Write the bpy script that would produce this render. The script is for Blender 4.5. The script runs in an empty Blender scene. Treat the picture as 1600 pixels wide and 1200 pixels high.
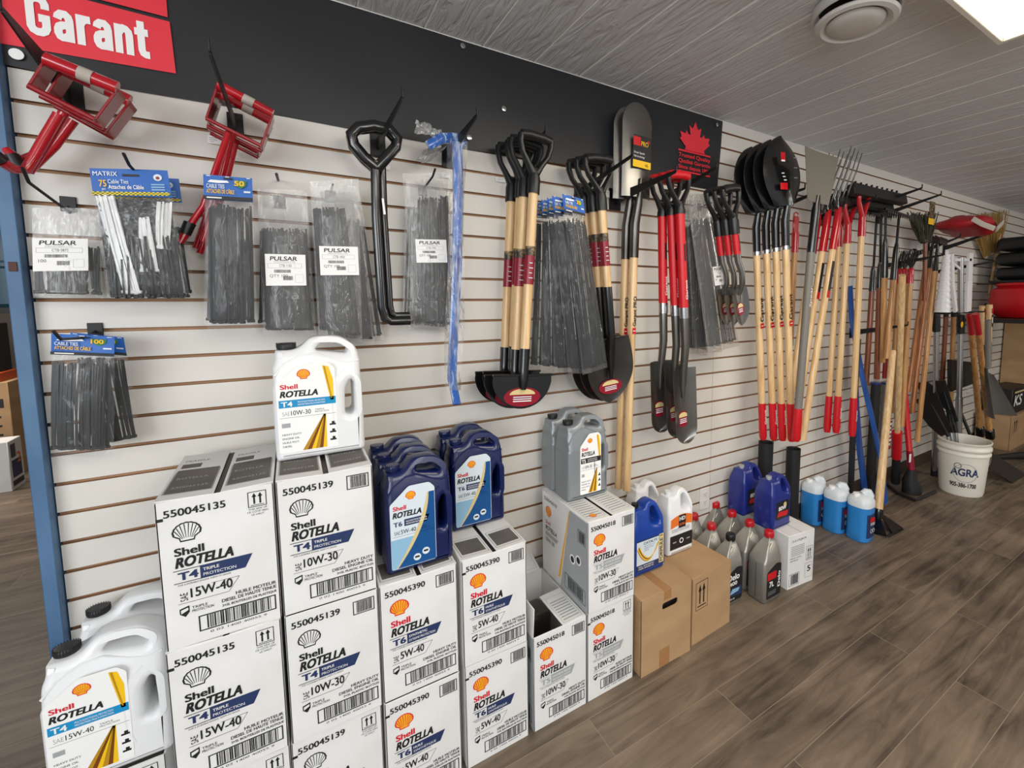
import bpy, bmesh, math, random
from mathutils import Matrix, Vector
V = Vector
random.seed(7)
S = bpy.context.scene
COL = S.collection
PI = math.pi

# ------------------------------------------------------------------ camera
FOC, CX, CY = 716.54, 920.0, 535.52            # focal length and optical centre on the 1600x1200 frame
YAW, PITCH, ROLL = 0.574776, -0.093705, 0.000313
CAM = V((0.0, -1.6429, 1.40))                  # slat wall face is y=0, floor z=0, x runs along the wall
cf = V((math.sin(YAW)*math.cos(PITCH), math.cos(YAW)*math.cos(PITCH), math.sin(PITCH)))
cr = V((math.cos(YAW), -math.sin(YAW), 0.0)); cu_ = cr.cross(cf)
cr, cu_ = cr*math.cos(ROLL)+cu_*math.sin(ROLL), cu_*math.cos(ROLL)-cr*math.sin(ROLL)
cam = bpy.data.cameras.new('camera'); co = bpy.data.objects.new('camera', cam); COL.objects.link(co)
co.matrix_world = Matrix(((cr.x, cu_.x, -cf.x, CAM.x), (cr.y, cu_.y, -cf.y, CAM.y), (cr.z, cu_.z, -cf.z, CAM.z), (0, 0, 0, 1)))
cam.sensor_fit = 'HORIZONTAL'; cam.sensor_width = 36.0; cam.lens = FOC/1600*36
cam.shift_x = (800-CX)/1600; cam.shift_y = (CY-600)/1600
cam.clip_start = 0.05; cam.clip_end = 60
S.camera = co

# ------------------------------------------------------------------ world, lights, exposure
S.view_settings.view_transform = 'Standard'; S.view_settings.look = 'None'
S.view_settings.exposure = -0.08; S.view_settings.gamma = 1.0; S.view_settings.use_curve_mapping = False
wd = bpy.data.worlds.new('room_ambient'); S.world = wd; wd.use_nodes = True
wd.node_tree.nodes['Background'].inputs[0].default_value = (0.93, 0.96, 1.0, 1)
wd.node_tree.nodes['Background'].inputs[1].default_value = 0.50

def area(name, loc, target, sx, sy, power, colr):
    l = bpy.data.lights.new(name, 'AREA'); l.shape = 'RECTANGLE'; l.size = sx; l.size_y = sy; l.energy = power; l.color = colr
    o = bpy.data.objects.new(name, l); COL.objects.link(o); o.location = loc
    o.rotation_euler = (V(target)-V(loc)).to_track_quat('-Z', 'Y').to_euler(); return o
area('daylight_from_shop_window', (-2.6, -3.6, 1.9), (0.5, 0, 1.0), 2.6, 1.9, 135, (0.93, 0.97, 1.0))
area('ceiling_lamp_row', (0.4, -2.6, 2.25), (0.4, -2.0, 0), 2.4, 0.5, 30, (1.0, 0.97, 0.92))
area('fixture_tube_light', (1.5, -1.35, 2.17), (1.5, -1.35, 0), 1.2, 0.45, 14, (1.0, 0.90, 0.74))
area('back_room_fill', (-2.0, 3.2, 2.2), (-2.0, 3.4, 0), 1.2, .5, 45, (1.0, 0.92, 0.82))  # added fill that brightens the room beyond, not a known lamp
area('ceiling_lamp_row', (4.6, -2.3, 2.25), (4.6, -1.8, 0), 1.6, 0.5, 18, (1.0, 0.90, 0.78))

def point_fill(name, loc, power, colr, rad):
    l = bpy.data.lights.new(name, 'POINT'); l.energy = power; l.color = colr; l.shadow_soft_size = rad
    o = bpy.data.objects.new(name, l); COL.objects.link(o); o.location = loc
point_fill('ceiling_fill', (0.6, -3.1, 1.75), 46, (1.0, 0.98, 0.95), .35)  # both points are added to brighten the ceiling, no lamps hang there
point_fill('ceiling_fill', (4.4, -2.9, 1.75), 40, (1.0, 0.93, 0.84), .35)

# ------------------------------------------------------------------ point helpers (pixel of the photograph + a known depth -> world point)
def ray(px, py): return cf + cr*((px-CX)/FOC) + cu_*((CY-py)/FOC)
def at(px, py, d=0.0):                          # d = distance out from the wall face
    r = ray(px, py); return CAM + r*((-d-CAM.y)/r.y)
def atz(px, py, z=0.0):
    r = ray(px, py); return CAM + r*((z-CAM.z)/r.z)
def atx(px, py, x):
    r = ray(px, py); return CAM + r*((x-CAM.x)/r.x)

# ------------------------------------------------------------------ materials
def lin(h):
    h = h.lstrip('#'); c = [int(h[i:i+2], 16)/255 for i in (0, 2, 4)]
    return tuple((x/12.92 if x <= .04045 else ((x+.055)/1.055)**2.4) for x in c)+(1,)
MATS = {}
def mat(name, hexc, rough=.5, metal=0.0, spec=.5, hex2=None, nscale=(8, 8, 8), bump=0.0, bscale=None, detail=4, alpha=1.0, coat=0.0, trans=0.0, emit=0.0, lo=.35, hi=.65):
    m = bpy.data.materials.new(name); m.use_nodes = True; nt = m.node_tree; N = nt.nodes; L = nt.links
    b = N['Principled BSDF']; b.inputs['Base Color'].default_value = lin(hexc); b.inputs['Roughness'].default_value = rough
    b.inputs['Metallic'].default_value = metal; b.inputs['Specular IOR Level'].default_value = spec
    b.inputs['Alpha'].default_value = alpha; b.inputs['Coat Weight'].default_value = coat
    b.inputs['Transmission Weight'].default_value = trans
    if emit: b.inputs['Emission Color'].default_value = lin(hexc); b.inputs['Emission Strength'].default_value = emit
    if hex2 or bump:
        tc = N.new('ShaderNodeTexCoord'); mp = N.new('ShaderNodeMapping'); mp.inputs['Scale'].default_value = nscale
        L.new(tc.outputs['Object'], mp.inputs[0])
        nz = N.new('ShaderNodeTexNoise'); nz.inputs['Scale'].default_value = 1.0; nz.inputs['Detail'].default_value = detail
        L.new(mp.outputs[0], nz.inputs[0])
        if hex2:
            cr_ = N.new('ShaderNodeValToRGB'); e = cr_.color_ramp.elements
            e[0].position = lo; e[0].color = lin(hexc); e[1].position = hi; e[1].color = lin(hex2)
            L.new(nz.outputs[0], cr_.inputs[0]); L.new(cr_.outputs[0], b.inputs['Base Color'])
        if bump:
            src = nz
            if bscale:
                m2 = N.new('ShaderNodeMapping'); m2.inputs['Scale'].default_value = bscale; L.new(tc.outputs['Object'], m2.inputs[0])
                src = N.new('ShaderNodeTexNoise'); src.inputs['Scale'].default_value = 1; src.inputs['Detail'].default_value = detail; L.new(m2.outputs[0], src.inputs[0])
            bp = N.new('ShaderNodeBump'); bp.inputs['Strength'].default_value = bump; bp.inputs['Distance'].default_value = .01
            L.new(src.outputs[0], bp.inputs['Height']); L.new(bp.outputs[0], b.inputs['Normal'])
    MATS[name] = m; return m

M_SLAT = mat('slat_laminate', '#d9d5cd', .42, hex2='#e1ddd6', nscale=(.9, 1, 1.6), detail=2)
M_MDF = mat('raw_mdf', '#9a7455', .8, hex2='#b08a68', nscale=(2, 2, 30))
M_BLACKV = mat('banner_vinyl_black', '#26272a', .38, spec=.4)
M_REDV = mat('banner_vinyl_red', '#e5303f', .5)
M_WHITE = mat('white_print', '#f4f4f2', .5)
M_INK = mat('black_ink', '#17181b', .5)
M_GREYINK = mat('grey_ink', '#a3a7aa', .5)
M_DKGREY = mat('dark_grey_print', '#4b4d4f', .6)
M_NAVY = mat('navy_print', '#22335e', .5)
M_RED = mat('red_print', '#d5182f', .45)
M_YEL = mat('yellow_print', '#f6c413', .45)
M_ORG = mat('orange_print', '#e9762a', .45)
M_CYAN = mat('cyan_print', '#0d8fc6', .45)
M_GOLD = mat('gold_print', '#b98a18', .4)
M_PALE = mat('pale_print', '#d6e2ea', .4)
M_BPLAST = mat('black_plastic', '#141516', .38, bump=.05, nscale=(60, 60, 60))
M_BMETAL = mat('black_painted_steel', '#101113', .22, spec=.6, coat=.3)
M_HOOK = mat('black_powder_coat', '#121212', .5)
M_REDP = mat('red_enamel', '#b3101f', .2, coat=.5)
M_REDPL = mat('red_plastic', '#c8121f', .4)
M_DKRED = mat('dark_red_enamel', '#8f0f1a', .25, coat=.4)
M_MAROON = mat('maroon_label', '#8a1027', .35)
M_LABDARK = mat('label_picture_dark', '#2b2620', .4, hex2='#a4875a', nscale=(60, 60, 90), lo=.45, hi=.7)
M_ASH = mat('ash_wood', '#e8c898', .38, hex2='#d0a873', nscale=(70, 70, 3.5), bump=.04, coat=.2)
M_ASH2 = mat('tan_wood', '#cf9d62', .4, hex2='#a8733f', nscale=(60, 60, 3), coat=.2)
M_BRNW = mat('brown_wood', '#8d4c27', .35, hex2='#6a351b', nscale=(60, 60, 3), coat=.3)
M_CHERRY = mat('orange_wood', '#b9753a', .35, hex2='#975827', nscale=(60, 60, 3), coat=.3)
M_STEEL = mat('grey_steel', '#787774', .28, metal=.9, hex2='#8d8b87', nscale=(5, 5, 5))
M_STEELD = mat('dark_steel', '#4c4a47', .3, metal=.85, hex2='#6a6763', nscale=(4, 4, 4))
M_CHROME = mat('bright_steel', '#c9cacb', .2, metal=1)
M_ALU = mat('aluminium_tube', '#b9babb', .33, metal=.9)
M_CARDW = mat('white_carton', '#e6e6e5', .65, hex2='#dcdbd9', nscale=(6, 6, 6), detail=3)
M_CARDIN = mat('carton_core', '#b08d64', .85)
M_CARDB = mat('brown_cardboard', '#b6946e', .8, hex2='#a6845f', nscale=(4, 4, 9), detail=5)
M_CARDD = mat('dusty_dark_print', '#57534e', .75, hex2='#6a6660', nscale=(9, 9, 9))
M_TAPE = mat('packing_tape', '#a5784c', .25)
M_JUGW = mat('white_hdpe', '#e8e9ea', .32, spec=.5)
M_JUGB = mat('navy_hdpe', '#0c1a4c', .28, coat=.2)
M_JUGB2 = mat('blue_hdpe', '#1c2a7c', .3, coat=.2)
M_JUGB3 = mat('royal_blue_hdpe', '#143f9b', .3, coat=.2)
M_JUGG = mat('grey_hdpe', '#8b9094', .35, metal=.25)
M_JUGS = mat('silver_hdpe', '#a09e97', .34, metal=.55)
M_CAPB = mat('black_cap', '#17181a', .45)
M_CAPR = mat('red_cap', '#c01c26', .35)
M_CAPS = mat('silver_cap', '#bdbfc4', .35, metal=.4)
M_TIEB = mat('black_nylon', '#0f1113', .35)
M_TIEG = mat('charcoal_nylon', '#1b1e22', .38)
M_TIEW = mat('white_nylon', '#eceded', .4)
M_BLUEC = mat('blue_header_card', '#1560b8', .4)
M_GREENP = mat('green_print', '#2f7a36', .5)
M_LABEL = mat('paper_label', '#f5f4f2', .6)
M_POST = mat('blue_painted_steel', '#3c5f86', .5, hex2='#557a9f', nscale=(9, 9, 3), detail=8)
M_POSTS = mat('chipped_primer', '#5b3f38', .8)
M_BLUETOOL = mat('blue_enamel', '#1a4f9d', .35, coat=.2)
M_WRAP = mat('blue_wrapped_steel', '#2f62b4', .25, hex2='#c3d5ee', nscale=(70, 70, 16), lo=.52, hi=.68, coat=.5)  # pale streaks paint the sparkle of the plastic wrap into the colour
M_FIX = mat('fixture_white', '#f3efe6', .4)
M_VENT = mat('vent_white_enamel', '#cfcdc8', .38)
M_DUCT = mat('vent_gap_dark', '#1d1510', .8)
M_STRAW = mat('broom_straw', '#b79352', .8, hex2='#8d6c34', nscale=(150, 150, 6))
M_DSTRAW = mat('dark_bristle', '#4b4a37', .8, hex2='#2d2d22', nscale=(90, 90, 9))
M_BAGR = mat('red_nylon_fabric', '#a3121f', .5, bump=.3, nscale=(14, 14, 14))
M_STRAP = mat('grey_webbing', '#b4aaa0', .7)
M_BUCKET = mat('white_pail', '#ebe7dc', .38)
M_DARKGREY = mat('dark_grey_plastic', '#5b5a58', .45)
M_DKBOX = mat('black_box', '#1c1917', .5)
M_TEAL = mat('teal_plastic', '#28485a', .5)
M_ORGPL = mat('orange_plastic', '#c65326', .5)
M_BASE = mat('dark_baseboard', '#4a3b32', .5)
M_GREYW = mat('far_wall_paint', '#8b8074', .8)
M_RUBBER = mat('black_rubber', '#1b1b1c', .6)
M_LIQ = mat('washer_fluid_blue', '#2f86d0', .2, coat=.3)
M_FROST = mat('frosted_clear_hdpe', '#dfe6ec', .35, spec=.5)
M_OUT = mat('outlet_white', '#eeebe4', .4)
M_LAMP = mat('lit_diffuser', '#fff1d2', .5, emit=2.6)
M_BARREL = mat('grey_tube', '#77736c', .5)

def film(name, tint, op, rough=.12, bump=.6, sc=28):
    m = bpy.data.materials.new(name); m.use_nodes = True; nt = m.node_tree; N = nt.nodes; L = nt.links
    b = N['Principled BSDF']; b.inputs['Base Color'].default_value = lin(tint); b.inputs['Roughness'].default_value = rough
    b.inputs['Specular IOR Level'].default_value = .8; b.inputs['Coat Weight'].default_value = .6; b.inputs['Coat Roughness'].default_value = .06
    tc = N.new('ShaderNodeTexCoord'); mp = N.new('ShaderNodeMapping'); mp.inputs['Scale'].default_value = (sc, sc, sc*.45)
    nz = N.new('ShaderNodeTexNoise'); nz.inputs['Detail'].default_value = 3; nz.inputs['Scale'].default_value = 1; nz.inputs['Distortion'].default_value = 1.5
    L.new(tc.outputs['Object'], mp.inputs[0]); L.new(mp.outputs[0], nz.inputs[0])
    bp = N.new('ShaderNodeBump'); bp.inputs['Strength'].default_value = bump; bp.inputs['Distance'].default_value = .012
    L.new(nz.outputs[0], bp.inputs['Height']); L.new(bp.outputs[0], b.inputs['Normal']); L.new(bp.outputs[0], b.inputs['Coat Normal'])
    tr = N.new('ShaderNodeBsdfTransparent'); mx = N.new('ShaderNodeMixShader'); mx.inputs[0].default_value = op
    gl = N.new('ShaderNodeBsdfGlossy'); gl.inputs['Roughness'].default_value = .1; L.new(bp.outputs[0], gl.inputs['Normal'])
    fr = N.new('ShaderNodeFresnel'); fr.inputs['IOR'].default_value = 1.45; L.new(bp.outputs[0], fr.inputs['Normal'])
    m2 = N.new('ShaderNodeMixShader'); mh = N.new('ShaderNodeMath'); mh.operation = 'MULTIPLY'; mh.inputs[1].default_value = .42; L.new(fr.outputs[0], mh.inputs[0]); L.new(mh.outputs[0], m2.inputs[0]); L.new(mx.outputs[0], m2.inputs[1]); L.new(gl.outputs[0], m2.inputs[2])
    L.new(tr.outputs[0], mx.inputs[1]); L.new(b.outputs[0], mx.inputs[2]); L.new(m2.outputs[0], N['Material Output'].inputs[0])
    return m
M_FILM = film('clear_poly_bag', '#e9ecee', .045)
M_FILMW = film('milky_poly_sheet', '#d6d6d3', .55)
M_FILMC = film('cloudy_poly_bag', '#dcdcda', .13)

def planks(name, c1, c2, cm, size, sx, sy, mort, rough, off=.37, grain=(2.0, 17, 1), rot=0.0, bump=.25):
    m = bpy.data.materials.new(name); m.use_nodes = True; nt = m.node_tree; N = nt.nodes; L = nt.links
    b = N['Principled BSDF']; b.inputs['Roughness'].default_value = rough
    tc = N.new('ShaderNodeTexCoord'); mp = N.new('ShaderNodeMapping'); mp.inputs['Rotation'].default_value = (0, 0, rot)
    L.new(tc.outputs['Object'], mp.inputs[0])
    br = N.new('ShaderNodeTexBrick'); br.offset = off; br.inputs['Scale'].default_value = size
    br.inputs['Brick Width'].default_value = sx; br.inputs['Row Height'].default_value = sy; br.inputs['Mortar Size'].default_value = mort
    br.inputs['Color1'].default_value = (.25, .25, .25, 1); br.inputs['Color2'].default_value = (.75, .75, .75, 1); br.inputs['Mortar'].default_value = (.5, .5, .5, 1)
    br.inputs['Bias'].default_value = 0; L.new(mp.outputs[0], br.inputs[0])
    mg = N.new('ShaderNodeMapping'); mg.inputs['Scale'].default_value = grain; L.new(mp.outputs[0], mg.inputs[0])
    ad = N.new('ShaderNodeVectorMath'); ad.operation = 'ADD'; L.new(mg.outputs[0], ad.inputs[0])
    sc = N.new('ShaderNodeVectorMath'); sc.operation = 'SCALE'; sc.inputs['Scale'].default_value = 23; L.new(br.outputs['Color'], sc.inputs[0]); L.new(sc.outputs[0], ad.inputs[1])
    g = N.new('ShaderNodeTexNoise'); g.inputs['Detail'].default_value = 7; g.inputs['Roughness'].default_value = .62; g.inputs['Distortion'].default_value = .9; g.inputs['Scale'].default_value = 1; L.new(ad.outputs[0], g.inputs[0])
    n2 = N.new('ShaderNodeTexNoise'); n2.inputs['Scale'].default_value = 3.2; n2.inputs['Detail'].default_value = 4; L.new(mp.outputs[0], n2.inputs[0])
    a1 = N.new('ShaderNodeMath'); a1.operation = 'MULTIPLY_ADD'; a1.inputs[1].default_value = .55; L.new(g.outputs[0], a1.inputs[0])
    a2 = N.new('ShaderNodeMath'); a2.operation = 'MULTIPLY_ADD'; a2.inputs[1].default_value = .34; L.new(n2.outputs[0], a2.inputs[0])
    a3 = N.new('ShaderNodeMath'); a3.operation = 'MULTIPLY'; a3.inputs[1].default_value = .16; L.new(br.outputs['Color'], a3.inputs[0])
    L.new(a3.outputs[0], a2.inputs[2]); L.new(a2.outputs[0], a1.inputs[2])
    rp = N.new('ShaderNodeValToRGB'); e = rp.color_ramp.elements; e[0].position = .40; e[0].color = lin(c1); e[1].position = .74; e[1].color = lin(c2)
    L.new(a1.outputs[0], rp.inputs[0])
    mx = N.new('ShaderNodeMix'); mx.data_type = 'RGBA'; L.new(br.outputs['Fac'], mx.inputs[0]); L.new(rp.outputs[0], mx.inputs[6]); mx.inputs[7].default_value = lin(cm)
    L.new(mx.outputs[2], b.inputs['Base Color'])
    bp = N.new('ShaderNodeBump'); bp.inputs['Strength'].default_value = bump; bp.inputs['Distance'].default_value = .004; L.new(g.outputs[0], bp.inputs['Height']); L.new(bp.outputs[0], b.inputs['Normal'])
    return m
M_FLOOR = planks('vinyl_plank_floor', '#41382f', '#95836f', '#8b7e6d', 1.0, 1.22, .152, .0012, .5)

def ceilmat():
    m = bpy.data.materials.new('embossed_ceiling_plank'); m.use_nodes = True; nt = m.node_tree; N = nt.nodes; L = nt.links
    b = N['Principled BSDF']; b.inputs['Roughness'].default_value = .5; b.inputs['Base Color'].default_value = lin('#d9dbdd')
    tc = N.new('ShaderNodeTexCoord'); mp = N.new('ShaderNodeMapping'); mp.inputs['Scale'].default_value = (26, 4.2, 1); L.new(tc.outputs['Object'], mp.inputs[0])
    w = N.new('ShaderNodeTexNoise'); w.inputs['Scale'].default_value = 1; w.inputs['Detail'].default_value = 5; w.inputs['Distortion'].default_value = 1.8; L.new(mp.outputs[0], w.inputs[0])
    rp = N.new('ShaderNodeValToRGB'); rp.color_ramp.elements[0].position = .4; rp.color_ramp.elements[1].position = .6; L.new(w.outputs[0], rp.inputs[0])
    bp = N.new('ShaderNodeBump'); bp.inputs['Strength'].default_value = .55; bp.inputs['Distance'].default_value = .006
    L.new(rp.outputs[0], bp.inputs['Height']); L.new(bp.outputs[0], b.inputs['Normal'])
    return m
M_CEIL = ceilmat()
M_GROOVE = mat('ceiling_joint_white', '#f3f3f0', .5)

# ------------------------------------------------------------------ text (built-in font) and flat plates, as plain geometry
TXT = {}
def text_geo(s, bold=0.0, shear=0.0):
    k = (s, bold, shear)
    if k in TXT: return TXT[k]
    c = bpy.data.curves.new('t', 'FONT'); c.body = s; c.size = 1.0; c.offset = bold; c.shear = shear; c.resolution_u = 4; c.fill_mode = 'FRONT'
    o = bpy.data.objects.new('t', c); COL.objects.link(o)
    dg = bpy.context.evaluated_depsgraph_get(); dg.update()
    me = bpy.data.meshes.new_from_object(o.evaluated_get(dg))
    vs = [(v.co.x, v.co.y) for v in me.vertices]; fs = [tuple(p.vertices) for p in me.polygons]
    bpy.data.objects.remove(o); bpy.data.curves.remove(c); bpy.data.meshes.remove(me)
    if vs:
        x0 = min(v[0] for v in vs); x1 = max(v[0] for v in vs)
    else: x0 = x1 = 0
    vs = [(x-x0, y) for x, y in vs]
    TXT[k] = (vs, fs, x1-x0); return TXT[k]
PL = {}
def plate_geo(outline, holes=(), t=.01, bev=0.0, res=2):
    """flat outline (x,y) with holes, thickness t centred on z=0, edges rounded by bev"""
    k = (tuple(outline), tuple(tuple(h) for h in holes), t, bev, res)
    if k in PL: return PL[k]
    c = bpy.data.curves.new('p', 'CURVE'); c.dimensions = '2D'; c.fill_mode = 'BOTH'
    c.extrude = max(t/2-bev, 0); c.bevel_depth = bev; c.bevel_resolution = res; c.offset = -bev
    for poly in (outline,)+tuple(holes):
        sp = c.splines.new('POLY'); sp.points.add(len(poly)-1); sp.use_cyclic_u = True
        for p, q in zip(sp.points, poly): p.co = (q[0], q[1], 0, 1)
    o = bpy.data.objects.new('p', c); COL.objects.link(o)
    dg = bpy.context.evaluated_depsgraph_get(); dg.update()
    me = bpy.data.meshes.new_from_object(o.evaluated_get(dg))
    vs = [tuple(v.co) for v in me.vertices]; fs = [tuple(p.vertices) for p in me.polygons]
    bpy.data.objects.remove(o); bpy.data.curves.remove(c); bpy.data.meshes.remove(me)
    PL[k] = (vs, fs); return PL[k]
def rnd_poly(pts, r, n=4):
    """round the corners of a polygon"""
    out = []; L = len(pts)
    for i in range(L):
        p = V(pts[i]).to_2d(); a = V(pts[i-1]).to_2d()-p; b = V(pts[(i+1) % L]).to_2d()-p
        rr = r[i] if isinstance(r, (list, tuple)) else r
        q = min(rr, a.length*.48, b.length*.48)
        if q < 1e-5: out.append((p.x, p.y)); continue
        A = p+a.normalized()*q; B = p+b.normalized()*q
        for k in range(n+1):
            s = k/n; c = A*(1-s)**2+p*2*s*(1-s)+B*s*s; out.append((c.x, c.y))
    return out
RB = {}
def rbox_geo(sx, sy, sz, b=.002, seg=2):
    k = (round(sx, 5), round(sy, 5), round(sz, 5), b, seg)
    if k in RB: return RB[k]
    bm = bmesh.new(); bmesh.ops.create_cube(bm, size=1.0)
    for v in bm.verts: v.co = (v.co.x*sx, v.co.y*sy, v.co.z*sz)
    if b > 0: bmesh.ops.bevel(bm, geom=bm.edges[:], offset=min(b, .45*min(sx, sy, sz)), segments=seg, affect='EDGES', profile=.5)
    bm.verts.index_update()
    r = ([tuple(v.co) for v in bm.verts], [tuple(v.index for v in f.verts) for f in bm.faces]); bm.free()
    RB[k] = r; return r

class MB:
    """collects shapes into one mesh; M = the local frame shapes are given in"""
    def __init__(s, M=None): s.v = []; s.f = []; s.m = []; s.s = []; s.mats = []; s.M = M or Matrix.Identity(4)
    def mi(s, m):
        if m not in s.mats: s.mats.append(m)
        return s.mats.index(m)
    def add(s, vs, fs, m, smooth=True, M=None):
        T = s.M @ M if M is not None else s.M
        o = len(s.v); i = s.mi(m)
        s.v += [T @ V(v) for v in vs]
        s.f += [tuple(x+o for x in f) for f in fs]; s.m += [i]*len(fs); s.s += [smooth]*len(fs); return s
    def box(s, c, size, m, b=.0015, M=None, seg=1):
        vs, fs = rbox_geo(*size, b, seg); return s.add([(x+c[0], y+c[1], z+c[2]) for x, y, z in vs], fs, m, b > 0, M)
    def beam(s, a, b, w, h, m, up=(0, 0, 1), bev=.001):
        a = V(a); b = V(b); d = (b-a); L = d.length; d.normalize(); u = V(up)
        x = d.cross(u)
        if x.length < 1e-4: x = d.cross(V((1, 0, 0)))
        x.normalize(); y = x.cross(d)*-1
        R = Matrix((( x.x, d.x, y.x, (a.x+b.x)/2), (x.y, d.y, y.y, (a.y+b.y)/2), (x.z, d.z, y.z, (a.z+b.z)/2), (0, 0, 0, 1)))
        vs, fs = rbox_geo(w, L, h, bev, 1); return s.add(vs, fs, m, True, R)
    def tube(s, pts, r, m, n=10, closed=False, caps=True, sq=1.0, ref=None):
        """r = radius or list; sq flattens the section along the second axis"""
        P = [V(p) for p in pts]; k = len(P); R = r if isinstance(r, (list, tuple)) else [r]*k
        T = []
        for i in range(k):
            a = P[i-1] if (i > 0 or closed) else P[i]; b = P[(i+1) % k] if (i < k-1 or closed) else P[i]
            d = b-a; T.append(d.normalized() if d.length > 1e-9 else V((0, 0, 1)))
        u = V(ref) if ref else (V((0, 0, 1)) if abs(T[0].z) < .9 else V((1, 0, 0)))
        vs = []; fs = []
        for i in range(k):
            u = u-T[i]*u.dot(T[i]); u.normalize(); w = T[i].cross(u)
            for j in range(n):
                a = 2*PI*(j+.5)/n; vs.append(P[i]+u*math.cos(a)*R[i]+w*math.sin(a)*R[i]*sq)
        for i in range(k if closed else k-1):
            for j in range(n):
                a = i*n+j; b = i*n+(j+1) % n; c = ((i+1) % k)*n+(j+1) % n; d = ((i+1) % k)*n+j; fs.append((a, b, c, d))
        if caps and not closed:
            fs.append(tuple(range(n-1, -1, -1))); fs.append(tuple(range((k-1)*n, k*n)))
        return s.add(vs, fs, m)
    def lathe(s, prof, m, n=24, c=(0, 0, 0), axis='z', M=None, caps=True):
        vs = []; fs = []
        for r, z in prof:
            for j in range(n):
                a = 2*PI*j/n; p = (r*math.cos(a), r*math.sin(a), z)
                if axis == 'y': p = (p[0], p[2], -p[1])
                vs.append((p[0]+c[0], p[1]+c[1], p[2]+c[2]))
        for i in range(len(prof)-1):
            for j in range(n): fs.append((i*n+j, i*n+(j+1) % n, (i+1)*n+(j+1) % n, (i+1)*n+j))
        if caps: fs.append(tuple(range(n-1, -1, -1))); fs.append(tuple(range((len(prof)-1)*n, len(prof)*n)))
        return s.add(vs, fs, m, True, M)
    def plate(s, outline, t, m, holes=(), bev=0.0, z=0.0, fn=None, M=None, res=2):
        vs, fs = plate_geo(outline, holes, t, bev, res); vs = [(x, y, q+z) for x, y, q in vs]
        if fn: vs = [fn(*p) for p in vs]
        return s.add(vs, fs, m, True, M)
    def poly(s, pts, m, z=0.0, M=None):
        return s.add([(p[0], p[1], p[2] if len(p) > 2 else z) for p in pts], [tuple(range(len(pts)))], m, False, M)
    def rect(s, x0, y0, x1, y1, m, z=0.0): return s.poly([(x0, y0), (x1, y0), (x1, y1), (x0, y1)], m, z)
    def line(s, x0, y0, x1, y1, w, m, z=0.0):
        d = V((x1-x0, y1-y0)); n = V((-d.y, d.x)).normalized()*w/2
        return s.poly([(x0-n.x, y0-n.y), (x1-n.x, y1-n.y), (x1+n.x, y1+n.y), (x0+n.x, y0+n.y)], m, z)
    def frame_rect(s, x0, y0, x1, y1, w, m, z=0.0):
        s.rect(x0, y0, x1, y0+w, m, z); s.rect(x0, y1-w, x1, y1, m, z); s.rect(x0, y0+w, x0+w, y1-w, m, z); s.rect(x1-w, y0+w, x1, y1-w, m, z); return s
    def text(s, t, x, y, h, m, w=None, al='l', bold=0.0, shear=0.0, z=0.0, rot=0.0, lx=None):
        """h = capital height; w = forced width (squeeze)"""
        vs, fs, W = text_geo(t, 0.0, shear)
        if not fs: return s
        sy = h/.70; sx = sy if w is None else w/W
        if lx: sx = min(sx, lx/W)
        dx = {'l': 0, 'r': -W*sx, 'c': -W*sx/2}[al]; c, q = math.cos(rot), math.sin(rot)
        # heavier strokes = the same letters laid again with a small shift
        sh = [(0, 0)] if bold < .004 else [(-1, -.6), (1, .6)] if bold < .0125 else [(-1, -.8), (1, -.8), (-1, .8), (1, .8)] if bold < .026 else [(-1, -.8), (1, -.8), (-1, .8), (1, .8), (0, 0)]
        for ci, (du, dv) in enumerate(sh):
            out = []
            for a, b in vs:
                a = a*sx+dx+du*bold*.8*sx; b = b*sy+dv*bold*.7*sy; out.append((x+a*c-b*q, y+a*q+b*c, z+ci*.00015))
            s.add(out, fs, m, False)
        return s
    def sheet(s, fn, nu, nv, m, th=.002, off=V((0, 0, -1))):
        """double-sided sheet: fn(u,v) with u in [-1,1], v in [0,1]"""
        vs = []; fs = []; k = (nu+1)*(nv+1); o = V(off)*th
        for t in (0, 1):
            for j in range(nv+1):
                for i in range(nu+1):
                    p = V(fn(-1+2*i/nu, j/nv)); vs.append(p+o*t)
        q = lambda i, j: j*(nu+1)+i
        for j in range(nv):
            for i in range(nu):
                a = (q(i, j), q(i+1, j), q(i+1, j+1), q(i, j+1)); fs.append(a); fs.append(tuple(x+k for x in reversed(a)))
        ring = [q(i, 0) for i in range(nu+1)]+[q(nu, j) for j in range(1, nv+1)]+[q(i, nv) for i in range(nu-1, -1, -1)]+[q(0, j) for j in range(nv-1, 0, -1)]
        for a, b in zip(ring, ring[1:]+ring[:1]): fs.append((b, a, a+k, b+k))
        return s.add(vs, fs, m)
    def build(s, name, parent=None, label=None, loc=None, kind=None, ang=.7):
        me = bpy.data.meshes.new(name)
        off = parent.matrix_world.translation.copy() if parent is not None else V(loc or (0, 0, 0))
        if parent is not None and 'world_loc' in PLOC.get(parent.name, {}): off = PLOC[parent.name]['world_loc']
        me.from_pydata([tuple(v-off) for v in s.v], [], s.f)
        for m in s.mats: me.materials.append(m)
        me.polygons.foreach_set('material_index', s.m); me.polygons.foreach_set('use_smooth', s.s); me.update()
        try: me.set_sharp_from_angle(angle=ang)
        except Exception: pass
        o = bpy.data.objects.new(name, me); COL.objects.link(o)
        if parent is not None: o.parent = parent; PLOC[o.name] = {'world_loc': off}
        else: o.location = off; PLOC[o.name] = {'world_loc': V(off)}
        if label: o['label'] = label
        if kind: o['kind'] = kind
        return o
PLOC = {}
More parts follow.
